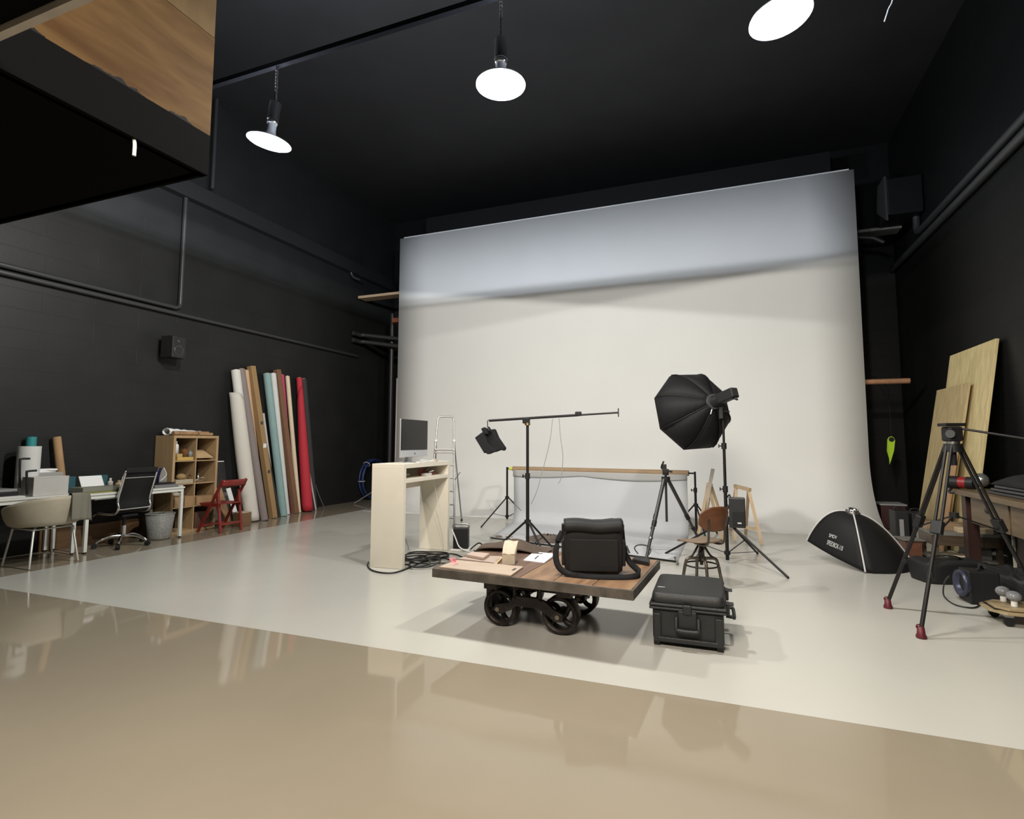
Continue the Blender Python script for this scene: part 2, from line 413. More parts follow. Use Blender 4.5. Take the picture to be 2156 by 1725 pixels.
# ------------------------------------------------------------------ pipes on the walls
def pipe(name, pts, r, label, cat='pipe', group=None, m=PIPEB):
    return tag(MB().tube(pts, r, 10).build(name, m), label, cat, group)
xp = XL + 0.055
pipe('conduit', [(xp, -2.5, 3.385), (xp, 10.45, 3.385)], 0.034, 'long black conduit running along the left wall below the second one and on past it')
pipe('conduit', [(xp, -2.5, 3.475), (xp, 5.93, 3.475), (xp, 5.985, 3.50), (xp, 6.0, 3.56), (xp, 6.0, 5.29)], 0.034,
     'black conduit along the left wall that turns straight up above the wall speaker')
pipe('conduit', [(XL + 0.2, 6.35, 5.58), (XL + 0.2, 6.35, 7.15)], 0.03, 'short vertical black conduit above the ledge of the left wall')
xr = XR - 0.06
pipe('pipe', [(xr, -2.5, 4.80), (xr, 10.3, 4.80), (xr, 10.42, 4.83), (xr, 10.46, 4.9), (xr, 10.46, 5.1)], 0.055, 'upper of two thick black pipes on the right wall, bent upward at its far end')
pipe('pipe', [(xr, -2.5, 4.64), (xr, 11.9, 4.64)], 0.055, 'lower of two thick black pipes on the right wall, straight to the far end')
pipe('pipe', [(-7.95, 10.2, 3.88), (-7.95, 10.42, 3.88), (-7.85, 10.5, 3.88), (-6.6, 10.7, 3.70)], 0.05, 'upper black pipe bending round behind the left edge of the white wall')
pipe('pipe', [(-7.95, 10.2, 3.72), (-7.95, 10.42, 3.72), (-7.85, 10.5, 3.72), (-6.6, 10.7, 3.52)], 0.05, 'lower black pipe bending round behind the left edge of the white wall')
pipe('pipe', [(-7.27, 10.75, 0.01), (-7.27, 10.75, 4.4)], 0.05, 'vertical black pipe standing behind the left edge of the white wall')
tag(MB().tube(spline([(-8.0, 10.1, 5.35), (-7.96, 10.15, 5.2), (-7.8, 10.2, 5.12)], 5), 0.03, 8).build('bracket', PIPEB), 'small dark bracket high in the far left corner beside the planks', 'bracket')
# shelf planks beside the white wall
TIM = wood('old_timber', (0.16, 0.10, 0.06), (0.26, 0.17, 0.10), 'X', 3, 14, 0.6)
tag(MB().box((-7.25, 10.55, 4.78), (1.5, 0.3, 0.06)).build('shelf_plank', wood('pale_timber', (0.34, 0.24, 0.15), (0.46, 0.33, 0.2), 'X', 3, 14, 0.6), bevel=0.004), 'pale wooden plank shelf high behind the left edge of the white wall', 'shelf')
tag(MB().box((-6.6, 10.6, 4.17), (1.0, 0.25, 0.10)).build('shelf_plank', mat('red_timber', (0.22, 0.07, 0.04), 0.6, var=0.2)), 'short reddish plank end below the pale plank at left of the white wall', 'shelf')
tag(MB().cyl((1.0, 10.42, 2.37), (2.85, 10.42, 2.36), 0.045).build('wooden_pole', mat('copper_timber', (0.33, 0.17, 0.09), 0.5, var=0.15)), 'reddish brown wooden pole end sticking out right of the white wall, middle height', 'pole')
tag(MB().box((2.3, 10.95, 5.08), (1.35, 0.3, 0.05)).build('shelf_plank', mat('grey_timber', (0.13, 0.13, 0.11), 0.6, var=0.2)), 'dark grey plank shelf high behind the right edge of the white wall', 'shelf')
tag(MB().tube([(2.3, 10.8, 4.98), (2.55, 10.8, 4.93), (2.7, 10.8, 4.83)], 0.035).build('shelf_bracket', PIPEB), 'black bracket under the high plank right of the white wall', 'bracket')
# leaning pole at the left edge of the white wall
tag(MB().cyl((-6.85, 10.37, 0.01), (-6.85, 10.385, 2.8), 0.03).build('leaning_pole', mat('pinkish_white', (0.62, 0.52, 0.55), 0.5)), 'slim pinkish white pole leaning at the left edge of the white wall', 'pole')
# wall fan-heater high at the right
hb = thing('wall_heater', 'dark boxy heater unit with a grey side high on the right wall', 'heater', (2.9, 10.6, 5.1))
MB().box((2.88, 10.6, 5.4), (0.5, 0.8, 0.62)).build('housing', mat('heater_black', (0.006, 0.006, 0.006), 0.6, spec=0.2), hb, bevel=0.02)
MB().prism([(10.2, 5.0), (10.2, 5.75), (10.6, 5.75), (10.75, 5.35)], 2.60, 2.63, lambda a, b, c: (c, a, b)).build('side_plate', mat('heater_grey', (0.03, 0.03, 0.028), 0.6), hb)
# lime paddle hanging in the dark passage
lp = thing('lime_tag', 'fluorescent lime green paddle hanging in the dark passage at right', 'paddle', (2.7, 11.0, 1.0))
p = [onY(x, y, 11.0) for x, y in ((1868, 926), (1871, 921), (1877, 919), (1882, 922), (1884.5, 928), (1882, 950), (1876, 970), (1873, 978), (1872, 966), (1867, 950))]
MB().prism([(q.x, q.z) for q in p], 10.995, 11.01, lambda a, b, c: (a, c, b)).build('blade', mat('fluorescent_lime', (0.50, 0.78, 0.03), 0.6), lp)
q = onY(1877, 925.5, 10.99)
MB().cyl((q.x, 10.985, q.z), (q.x, 10.997, q.z), 0.04, n=14).build('label_disc', BLACK, lp)
MB().tube([(q.x, 11.0, q.z + 0.05), (q.x, 11.0, q.z + 0.9), (q.x, 11.9, q.z + 1.2), (q.x, 11.995, q.z + 1.2)], 0.004, 6).build('string', BLACK, lp)
tag(MB().tube(spline([onY(1862, 45, 5.5), onY(1870, 20, 5.5), onY(1882, -20, 5.5), onY(1890, -190, 5.5)], 5), 0.006, 6).build('pull_cord', PAPER), 'thin white pull cord hanging at the top right of the ceiling', 'cord')

# ------------------------------------------------------------------ pendant lamps
LENS = emit('lamp_glow', (1.0, 0.99, 0.96), 14.0)
BELLM = mat('lamp_reflector', (0.55, 0.56, 0.6), 0.35, 0.6)
LL = ['leftmost of the three hanging bell lamps, tilted, above the fabric rolls', 'middle one of the three hanging bell lamps, over the studio floor', 'rightmost and nearest of the three hanging bell lamps, cut by the top edge']
for k, (lx, ly, lz, tilt) in enumerate(LAMPS):
    t = thing('pendant_lamp', LL[k], 'lamp', (lx, ly, lz), 0, 'bell pendant lamps')
    Mx = Matrix.Rotation(-tilt, 3, 'Y'); c = Vector((lx, ly, lz))
    MB().lathe([(0.215, 0.0), (0.212, 0.008), (0.15, 0.022), (0.09, 0.04), (0.055, 0.075), (0.043, 0.12), (0.042, 0.20)], c, 32, Mx).build('reflector', BELLM, t, solid=0.004)
    MB().lathe([(0.0005, -0.012), (0.1, -0.009), (0.17, -0.002), (0.207, 0.006)], c, 32, Mx).build('diffuser', LENS, t)
    MB().lathe([(0.001, 0.19), (0.05, 0.19), (0.052, 0.22), (0.04, 0.235), (0.001, 0.235)], c, 20, Mx).build('neck_ring', CHROME, t)
    top = c + Mx @ Vector((0, 0, 0.42))
    MB().cyl(c + Mx @ Vector((0, 0, 0.235)), top, 0.055, n=18).build('socket', mat('socket_black', (0.006, 0.006, 0.006), 0.7, spec=0.15), t, bevel=0.004)
    ch = [top + Vector((0, 0, 0.02))] + [Vector((top.x, ly, z)) for z in (lz + 0.5, 5.0, 5.26)]
    sw = MB(); sw.tube(ch, 0.009, 8)
    for j in range(10):
        z = top.z + 0.03 + j * 0.035
        sw.cyl((top.x, ly, z), (top.x, ly, z + 0.018), 0.014, n=8)
    sw.build('cord', mat('cord_grey', (0.03, 0.03, 0.03), 0.5), t)
    d = spot('downlight', (0, 0, -0.03), (0, -tilt, 0), DOWN_W * DOWN_SHARE[k], (1.0, 0.98, 0.925), math.radians(180), 0.005, 0.12, t)
    u = spot('uplight', (0, 0, 0.05), (PI, 0, 0), UP_W * UP_SHARE[k], (0.82, 0.89, 1.0), math.radians(180), 0.005, 0.14, t)
    # the bell throws more light sideways than straight down
    d.use_nodes = True; nt = d.node_tree; em = nt.nodes['Emission']
    tc = nt.nodes.new('ShaderNodeTexCoord'); sp = nt.nodes.new('ShaderNodeSeparateXYZ'); nt.links.new(tc.outputs['Normal'], sp.inputs[0])
    sq = nt.nodes.new('ShaderNodeMath'); sq.operation = 'POWER'; sq.inputs[1].default_value = 2
    ab = nt.nodes.new('ShaderNodeMath'); ab.operation = 'ABSOLUTE'; nt.links.new(sp.outputs['Z'], ab.inputs[0]); nt.links.new(ab.outputs[0], sq.inputs[0])
    mr = nt.nodes.new('ShaderNodeMapRange'); mr.inputs['To Min'].default_value = 1.5; mr.inputs['To Max'].default_value = 0.6
    nt.links.new(sq.outputs[0], mr.inputs['Value']); nt.links.new(mr.outputs[0], em.inputs['Strength'])

for k, (lx, ly, lz) in enumerate(REAR):
    t = thing('pendant_lamp', 'unseen bell pendant lamp added behind the camera as warm fill, %s side' % ('left', 'right')[k], 'lamp', (lx, ly, lz), 0, 'bell pendant lamps')
    c = Vector((lx, ly, lz))
    MB().lathe([(0.215, 0.0), (0.212, 0.008), (0.15, 0.022), (0.09, 0.04), (0.055, 0.075), (0.043, 0.12), (0.042, 0.20)], c, 32).build('reflector', BELLM, t, solid=0.004)
    MB().lathe([(0.0005, -0.012), (0.1, -0.009), (0.17, -0.002), (0.207, 0.006)], c, 32).build('diffuser', LENS, t)
    MB().cyl(c + Vector((0, 0, 0.19)), c + Vector((0, 0, 0.40)), 0.055, n=18).build('socket', BLACK, t)
    MB().cyl(c + Vector((0, 0, 0.40)), Vector((lx, ly, 7.19)), 0.009, n=8).build('cord', BLACK, t)
    spot('downlight', (0, 0, -0.03), (0, 0, 0), REAR_W, (1.0, 0.89, 0.76), math.radians(178), 0.3, 0.5, t)
# ================================================================== LEFT SIDE: desks, shelf, chairs, rolls
DESKW = mat('white_desk_top', (0.62, 0.62, 0.58), 0.5, var=0.03)
DFRAME = mat('white_desk_frame', (0.66, 0.67, 0.63), 0.4)
def desk(label, x0, x1, y0, y1, h):
    t = thing('desk', label, 'desk', ((x0 + x1) / 2, (y0 + y1) / 2, 0), 0, 'white desks along the left wall')
    MB().box(((x0 + x1) / 2, (y0 + y1) / 2, h - 0.012), (x1 - x0, y1 - y0, 0.024)).build('desktop', DESKW, t, bevel=0.003)
    ap = MB(); c = 0.03
    for y in (y0 + c, y1 - c): ap.bar((x0 + 0.02, y, h - 0.045), (x1 - 0.02, y, h - 0.045), 0.03, 0.042)
    for x in (x0 + c, x1 - c): ap.bar((x, y0 + 0.045, h - 0.045), (x, y1 - 0.045, h - 0.045), 0.03, 0.042)
    ap.build('frame', DFRAME, t)
    for x in (x0 + c, x1 - c):
        for y in (y0 + c, y1 - c):
            MB().box((x, y, (h - 0.024) / 2 + 0.01), (0.038, 0.038, h - 0.045)).build('leg', DFRAME, t, bevel=0.003)
            MB().cyl((x, y, 0), (x, y, 0.014), 0.018, n=10).build('foot', BLACK, t)
desk('white desk with thin metal legs behind the black office chair', -8.02, -7.34, 4.42, 5.72, 0.725)
desk('white desk at the left picture edge behind the beige shell chair', -8.02, -7.44, 2.75, 4.40, 0.735)
tag(MB().box((-7.42, 4.75, 0.648), (0.08, 0.42, 0.016)).build('keyboard_tray', DESKW, bevel=0.003), 'narrow white tray fixed under the front edge of the desk', 'tray')

# --- beige shell armchair
sx, sy = -7.24, 3.93
SHELL = mat('beige_shell', (0.40, 0.355, 0.27), 0.55, var=0.06)
ch = thing('shell_armchair', 'beige shell armchair with slim metal legs pushed against the left desk', 'chair', (sx, sy, 0))
def sh(u, v):
    a = 2 * PI * u            # 0 = back (+X)
    back = 0.5 + 0.5 * math.cos(a); back = back ** 0.7
    top = 0.50 + 0.27 * back; R = 0.31 + 0.03 * back
    if v < 0.45: k = v / 0.45; r = R * 0.86 * k; z = 0.43 + 0.02 * k * k
    else:
        k = (v - 0.45) / 0.55; r = R * (0.86 + 0.14 * math.sin(k * PI / 2)) + 0.03 * k * back; z = 0.45 + (top - 0.45) * k ** 1.2
    return (sx + r * math.cos(a), sy + r * 1.06 * math.sin(a), z)
MB().grid(sh, 40, 16, closed=True).build('shell', SHELL, ch, solid=0.012)
LEGM = mat('pale_metal_leg', (0.62, 0.62, 0.57), 0.35, 0.5)
for dx, dy in ((1, -1), (1, 1), (-1, -1), (-1, 1)):
    MB().tube([(sx + dx * 0.14, sy + dy * 0.15, 0.428), (sx + dx * 0.19, sy + dy * 0.19, 0.405), (sx + dx * 0.24, sy + dy * 0.235, 0.006)], 0.011, 10).build('leg', LEGM, ch)
MB().tube([(sx + 0.19, sy - 0.19, 0.408), (sx + 0.19, sy + 0.19, 0.408), (sx - 0.19, sy + 0.19, 0.408), (sx - 0.19, sy - 0.19, 0.408)], 0.009, 8, closed=True).build('seat_frame', LEGM, ch)
def drp(u, v):  # cloth hung over the chair back
    a = 0.12 + 0.95 * u; s_ = v * 2 - 1; h = 0.785 - 0.05 * (a - 0.1) ** 2
    rr = 0.385 + 0.022 * max(0, s_) if s_ > 0 else 0.335
    if abs(s_) < 0.12: rr = 0.36 + 0.025 * s_ / 0.12; z = h + 0.008
    else: z = h - (abs(s_) - 0.12) * (0.34 if s_ > 0 else 0.22)
    rr += 0.008 * math.sin(a * 22 + s_ * 2) * abs(s_)
    return (sx + rr * math.cos(a), sy + rr * 1.06 * math.sin(a), z)
tag(MB().grid(drp, 24, 22).build('draped_cloth', mat('grey_green_cloth', (0.17, 0.16, 0.125), 0.9, bump=0.3, scale=30), solid=0.006), 'grey brown cloth hung over the back of the beige shell chair', 'cloth')

# --- office chair
ox, oy = -7.47, 4.97
oc = thing('office_chair', 'black sling office chair with chrome side rails and five castors', 'chair', (ox, oy, 0))
prof = [(-0.30, 0.40), (-0.22, 0.435), (-0.05, 0.432), (0.10, 0.44), (0.165, 0.475), (0.185, 0.53), (0.165, 0.60), (0.18, 0.68), (0.215, 0.78), (0.255, 0.90), (0.285, 1.0)]
for sgn in (-1, 1):
    MB().strap(spline([(ox + a, oy + sgn * 0.205, z) for a, z in prof], 5), 0.024, 0.03, (0, 1, 0)).build('side_rail', CHROME, oc)
sl_ = spline([(ox + a - 0.004, oy, z) for a, z in prof[:-1]] + [(ox + 0.287, oy, 1.02)], 5)
MB().strap(sl_, 0.385, 0.008, (0, 1, 0)).build('sling', FABRIC, oc)
MB().box((ox + 0.285, oy, 1.0), (0.035, 0.42, 0.07)).build('head_bar', FABRIC, oc, bevel=0.012)
for a, z in ((0.247, 0.905), (0.19, 0.50)):
    MB().cyl((ox + a, oy - 0.205, z), (ox + a, oy + 0.205, z), 0.011, n=12).build('cross_bar', CHROME, oc)
MB().cyl((ox, oy, 0.13), (ox, oy, 0.27), 0.028, n=16).build('gas_lift', CHROME, oc)
MB().cyl((ox, oy, 0.25), (ox, oy, 0.42), 0.02, n=16).build('column', BLACK, oc)
MB().box((ox, oy, 0.405), (0.24, 0.2, 0.035)).build('tilt_mechanism', BLACK, oc, bevel=0.01)
for k in range(5):
    a = 2 * PI * k / 5 + 0.5; cxx, sxx = math.cos(a), math.sin(a)
    MB().tube(spline([(ox + cxx * 0.03, oy + sxx * 0.03, 0.135), (ox + cxx * 0.14, oy + sxx * 0.14, 0.135), (ox + cxx * 0.25, oy + sxx * 0.25, 0.095), (ox + cxx * 0.285, oy + sxx * 0.285, 0.068)], 4), [0.022 - 0.0007 * i for i in range(13)], 10).build('base_arm', CHROME, oc)
    MB().cyl((ox + cxx * 0.30 - sxx * 0.022, oy + sxx * 0.30 + cxx * 0.022, 0.031), (ox + cxx * 0.30 + sxx * 0.022, oy + sxx * 0.30 - cxx * 0.022, 0.031), 0.03, n=16).build('caster', BLACK, oc)

# --- cube shelf
SHW = wood('shelf_veneer', (0.36, 0.235, 0.12), (0.43, 0.29, 0.155), 'Z', 2.0, 10, 0.55)
x0, x1, y0, y1, H_ = -8.045, -7.655, 5.745, 6.510, 1.465
su = thing('cube_shelf', 'wood veneer cube shelf with eight compartments by the black wall', 'shelf', ((x0 + x1) / 2, (y0 + y1) / 2, 0))
xm, ym = (x0 + x1) / 2, (y0 + y1) / 2
for y in (y0 + 0.019, y1 - 0.019): MB().box((xm, y, H_ / 2), (x1 - x0, 0.038, H_ - 0.076)).build('side_panel', SHW, su)
for z in (0.019, H_ - 0.019): MB().box((xm, ym, z), (x1 - x0, y1 - y0, 0.038)).build('end_panel', SHW, su)
MB().box((xm, ym, H_ / 2), (x1 - x0 - 0.01, 0.016, H_ - 0.076)).build('divider', SHW, su)
rows = [0.038 + k * (H_ - 0.076) / 4 for k in range(5)]
for z in rows[1:4]: MB().box((xm, ym, z), (x1 - x0 - 0.012, y1 - y0 - 0.076, 0.016)).build('shelf_board', SHW, su)
yn, yfz = (y0 + 0.038 + ym) / 2, (ym + y1 - 0.038) / 2
Z4, Z3, Z2, Z1 = rows[3] + 0.009, rows[2] + 0.009, rows[1] + 0.009, rows[0] + 0.001
YEL = mat('yellow_card', (0.55, 0.36, 0.10), 0.7)
tag(MB().box((-7.80, yn + 0.02, Z4 + 0.025), (0.22, 0.26, 0.05)).build('box', YEL, bevel=0.003), 'flat yellow box in the top left shelf compartment', 'box')
tag(MB().box((-7.78, yn - 0.07, Z4 + 0.076), (0.16, 0.09, 0.05)).build('box', mat('ochre_card', (0.45, 0.32, 0.12), 0.7), bevel=0.003), 'small ochre box on the yellow box, top left compartment', 'box')
def bottle(name, c, r, h, m, label, cat='bottle', cap=BLACK):
    t = thing(name, label, cat, c)
    MB().lathe([(0.001, 0), (r, 0.0), (r, h * 0.62), (r * 0.9, h * 0.72), (r * 0.4, h * 0.8), (r * 0.38, h * 0.9), (0.001, h * 0.9)], c, 16).build('body', m, t)
    MB().cyl((c[0], c[1], c[2] + h * 0.88), (c[0], c[1], c[2] + h), r * 0.46, n=14).build('cap', cap, t); return t
bottle('bottle', (-7.78, yn - 0.075, Z4 + 0.103), 0.035, 0.19, WHITE, 'white bottle standing on the small ochre box in the shelf', cap=WHITE)
jg = mat('amber_glass', (0.16, 0.07, 0.025), 0.15)
bottle('jar', (-7.76, yn + 0.05, Z4 + 0.051), 0.05, 0.15, jg, 'brown glass jar on the yellow box in the shelf', 'jar')
bottle('jar', (-7.72, yn + 0.115, Z4 + 0.051), 0.032, 0.10, GREY, 'small grey jar beside the brown glass jar in the shelf', 'jar', GREY)
t = thing('tray', 'tilted wooden tray in the top right shelf compartment', 'tray', (-7.8, yfz, Z4))
Mt = Matrix.Rotation(-0.45, 3, 'Y')
MB().box((-7.80, yfz, Z4 + 0.09), (0.26, 0.28, 0.014), M=Mt.transposed()).build('board', PINE, t)
MB().box((-7.90, yfz, Z4 + 0.065), (0.10, 0.22, 0.13)).build('stand', CARD, t)
tag(MB().sphere((-7.90, yfz - 0.05, Z4 + 0.168), 0.03).build('ball', mat('pale_beige', (0.5, 0.42, 0.32), 0.6)), 'small pale ball on the tilted tray in the shelf', 'ball')
tag(MB().box((-7.76, yn, Z3 + 0.03), (0.2, 0.28, 0.06)).build('box', mat('beige_card', (0.42, 0.36, 0.26), 0.8), bevel=0.003), 'flat beige box in the second row left shelf compartment', 'box')
tag(MB().sphere((-7.74, yn + 0.0, Z3 + 0.10), 0.06, sc=(1, 1.2, 0.8)).build('sponge', mat('sponge_ochre', (0.35, 0.24, 0.10), 0.95, bump=0.8, scale=30)), 'ochre sponge lump on the flat beige box in the shelf', 'sponge')
bottle('bottle', (-7.72, ym - 0.045, Z3), 0.025, 0.12, jg, 'tiny dark bottle beside the middle divider of the shelf')
t = thing('hand_tool', 'silver hand tool with curved handles in the second row right compartment', 'tool', (-7.75, yfz, Z3))
MB().tube(spline([(-7.74, yfz - 0.13, Z3 + 0.012), (-7.72, yfz - 0.03, Z3 + 0.07), (-7.74, yfz + 0.08, Z3 + 0.05), (-7.76, yfz + 0.15, Z3 + 0.01)], 5), 0.009, 8).build('handle', CHROME, t)
MB().tube(spline([(-7.78, yfz - 0.13, Z3 + 0.012), (-7.80, yfz - 0.02, Z3 + 0.02), (-7.80, yfz + 0.13, Z3 + 0.012)], 5), 0.009, 8).build('handle', CHROME, t)
bottle('bottle', (-7.73, yfz - 0.07, Z3), 0.018, 0.13, CHROME, 'slim shiny bottle in the second row right compartment', cap=CHROME)
for yy, l in ((yn - 0.07, 'left of two small cardboard boxes in the third row left compartment'), (yn + 0.09, 'right of two small cardboard boxes in the third row left compartment')):
    tag(MB().box((-7.74, yy, Z2 + 0.075), (0.16, 0.14, 0.15)).build('box', CARD, bevel=0.003), l, 'box', 'small cardboard boxes')
tag(MB().sphere((-7.74, yn - 0.07, Z2 + 0.185), 0.06, sc=(1.0, 1.05, 0.62)).build('cloth_bundle', mat('pale_cloth', (0.45, 0.38, 0.32), 0.9, bump=0.5, scale=20)), 'pale cloth bundle on the left small cardboard box in the shelf', 'cloth')
tag(MB().box((-7.76, yfz, Z2 + 0.065), (0.22, 0.27, 0.13)).build('box', CARD, bevel=0.003), 'open cardboard box in the third row right compartment', 'box')
tag(MB().box((-7.8, yfz, Z1 + 0.12), (0.24, 0.26, 0.24)).build('box', mat('dark_maroon_box', (0.10, 0.045, 0.03), 0.6), bevel=0.004), 'dark brown box in the bottom right shelf compartment', 'box')
rb = MB().tube([(-7.76, y0 + 0.06, H_ + 0.036), (-7.74, y1 - 0.13, H_ + 0.036)], 0.034, 14)
tag(rb.build('paper_roll', mat('brown_paper', (0.34, 0.2, 0.1), 0.75, var=0.35, scale=14)), 'brown patterned paper roll lying on top of the cube shelf', 'roll')
def pap(u, v): 
    y = y0 + 0.03 + (0.62) * u; a = v * 2 * PI
    r = 0.05 - 0.022 * u + 0.006 * math.sin(9 * a + 20 * u)
    return (-7.87 + r * 1.6 * math.cos(a), y, H_ + 0.058 - 0.02 * u + r * math.sin(a) + 0.004 * math.sin(30 * u))
tag(MB().grid(pap, 24, 24).build('crumpled_paper', PAPER, solid=0.003), 'crumpled white paper bundle on top of the cube shelf', 'paper')
tag(MB().tube([(-7.70, y1 - 0.33, H_ + 0.026), (-7.70, y1 - 0.09, H_ + 0.026)], 0.024, 12).build('paper_roll', CARD), 'short cardboard tube at the right end on top of the cube shelf', 'roll')

# --- on and under the desks
DZ = 0.727
def tubeobj(name, a, b, r, m, label, cat='roll', n=20, hollow=True):
    mb = MB(); a, b = Vector(a), Vector(b)
    mb.cyl(a, b, r, n=n); 
    return tag(mb.build(name, m), label, cat)
q = onX(58, 1000, -7.82); tubeobj('paper_roll', (-7.82, q.y, 0.738), (-7.82, q.y, 1.315), 0.112, mat('white_roll', (0.55, 0.55, 0.53), 0.7), 'thick white paper roll standing upright on the left desk')
q = onX(62, 935, -7.965); tubeobj('paper_roll', (-7.972, q.y + 0.02, 0.738), (-7.972, q.y + 0.02, 1.43), 0.052, mat('teal_roll', (0.02, 0.21, 0.22), 0.6), 'teal roll standing behind the thick white paper roll')
q = onX(118, 920, -8.0); q2 = onX(124, 1000, -7.95); tubeobj('cardboard_tube', (-7.93, q.y + 0.08, 0.738), (-7.99, q.y, q.z), 0.046, CARD, 'brown cardboard tube leaning on the wall above the left desk', 'tube')
STB = mat('pale_box', (0.46, 0.445, 0.42), 0.7, var=0.04)
q = onz(82, 1040, DZ); bx = thing('storage_box', 'pale grey storage box at the right end of the left desk', 'box', (-7.56, 4.13, 0.736))
MB().box((-7.60, 4.12, 0.736 + 0.105), (0.22, 0.36, 0.21)).build('body', STB, bx, bevel=0.004)
MB().box((-7.60, 4.12, 0.736 + 0.215), (0.225, 0.365, 0.012)).build('lid', mat('box_lid', (0.52, 0.5, 0.47), 0.7), bx, bevel=0.002)
tag(MB().box((-7.83, 4.22, 0.736 + 0.13), (0.2, 0.30, 0.26)).build('storage_box', mat('grey_box', (0.3, 0.3, 0.28), 0.7), bevel=0.004), 'dark grey box standing behind the pale storage box', 'box')
for k, (dz, l) in enumerate(((0.0, 'lower of two loose paper stacks on the dark grey box'), (0.021, 'upper of two loose paper stacks on the dark grey box'))):
    tag(MB().box((-7.84, 4.17 + 0.02 * k, 0.736 + 0.271 + dz), (0.17, 0.26, 0.02), 0.1 - 0.2 * k).build('paper_stack', PAPER), l, 'paper', 'paper stacks')
q = onz(172, 1036, DZ)
gb = thing('portfolio_box', 'flat grey green box lying on the desk in front of the white card', 'box', (-7.52, 4.62, DZ))
MB().box((-7.55, 4.63, DZ + 0.045), (0.26, 0.42, 0.055)).build('lid', mat('grey_green', (0.19, 0.19, 0.15), 0.6), gb, bevel=0.003)
MB().box((-7.55, 4.63, DZ + 0.009), (0.25, 0.41, 0.018)).build('tray', mat('olive', (0.2, 0.2, 0.04), 0.6), gb)
Mc = Matrix.Rotation(-0.5, 3, 'Y')
tag(MB().box((-7.665, 4.66, DZ + 0.135), (0.008, 0.27, 0.15), M=Mc).build('card', PAPER), 'white card leaning upright on the desk behind the flat grey green box', 'card')
for yy, l in ((4.48, 'teal folder box left behind the leaning white card'), (4.86, 'teal folder box right behind the leaning white card')):
    tag(MB().box((-7.86, yy, DZ + 0.1), (0.2, 0.11, 0.2)).build('folder_box', mat('dark_teal', (0.02, 0.09, 0.11), 0.6), bevel=0.003), l, 'box', 'teal folder boxes')
bottle('jar', (-7.68, 4.90, DZ), 0.032, 0.16, mat('jar_white', (0.5, 0.47, 0.42), 0.5), 'white capped jar on the desk right of the white card', 'jar', WHITE)
bottle('jar', (-7.60, 4.96, DZ), 0.042, 0.13, mat('jar_tan', (0.42, 0.3, 0.18), 0.5), 'tan jar on the desk nearest the office chair', 'jar', mat('jar_tan_lid', (0.45, 0.33, 0.2), 0.5))
tag(MB().box((-7.52, 4.98, DZ + 0.012), (0.2, 0.26, 0.024)).build('tablet', BLACK, bevel=0.004), 'flat black tablet on the desk beside the tan jar', 'tablet')
t = thing('cutting_ruler', 'dark pile of small tools behind the office chair on the desk', 'tools', (-7.75, 5.15, DZ))
MB().box((-7.75, 5.13, DZ + 0.02), (0.2, 0.16, 0.04)).build('tool_case', BLACK, t, bevel=0.006)
MB().cyl((-7.74, 5.1, DZ + 0.05), (-7.7, 5.25, DZ + 0.05), 0.012, n=10).build('screwdriver', GREY, t)
# steam iron on a dark board
ir = thing('steam_iron', 'blue and white steam iron standing on its heel on the desk', 'iron', (-7.66, 5.56, DZ + 0.06))
zc = DZ + 0.062
MB().prism([(-0.06, 0), (0.06, 0), (0.055, 0.08), (0.03, 0.17), (0, 0.225), (-0.03, 0.17), (-0.055, 0.08)], 0, 0.018, lambda a, b, c: (-7.60 - c * 0.9, 5.57 + a, zc + b)).build('soleplate', ALU, ir)
MB().prism([(-0.055, 0), (0.055, 0), (0.05, 0.08), (0.026, 0.16), (0, 0.205), (-0.026, 0.16), (-0.05, 0.08)], 0, 0.07, lambda a, b, c: (-7.617 - c, 5.57 + a * (1 - 2 * c), zc + b)).build('body', mat('iron_blue', (0.03, 0.03, 0.16), 0.35), ir, bevel=0.006)
MB().tube(spline([(-7.68, 5.57, zc + 0.02), (-7.76, 5.57, zc + 0.04), (-7.765, 5.57, zc + 0.12), (-7.70, 5.57, zc + 0.17)], 4), 0.016, 10).build('handle', WHITE, ir)
MB().strap(spline([(-7.602, 5.53, zc + 0.02), (-7.604, 5.615, zc + 0.10), (-7.602, 5.575, zc + 0.2)], 4), 0.02, 0.008, (1, 0, 0)).build('trim_band', WHITE, ir)
tag(MB().box((-7.64, 5.55, DZ + 0.048), (0.26, 0.28, 0.02), 0.05).build('board', BLACK, bevel=0.003), 'thin black board under the steam iron', 'board')
tag(MB().box((-7.56, 5.50, DZ + 0.019), (0.3, 0.34, 0.036), -0.03).build('laptop', mat('laptop_grey', (0.22, 0.22, 0.23), 0.4, 0.4), bevel=0.006), 'closed grey laptop at the right end of the desk under the black board', 'laptop')
tag(MB().box((-7.45, 5.69, DZ + 0.006), (0.14, 0.05, 0.012), 0.1).build('paper_stack', PAPER), 'white paper slip at the right corner of the desk', 'paper')
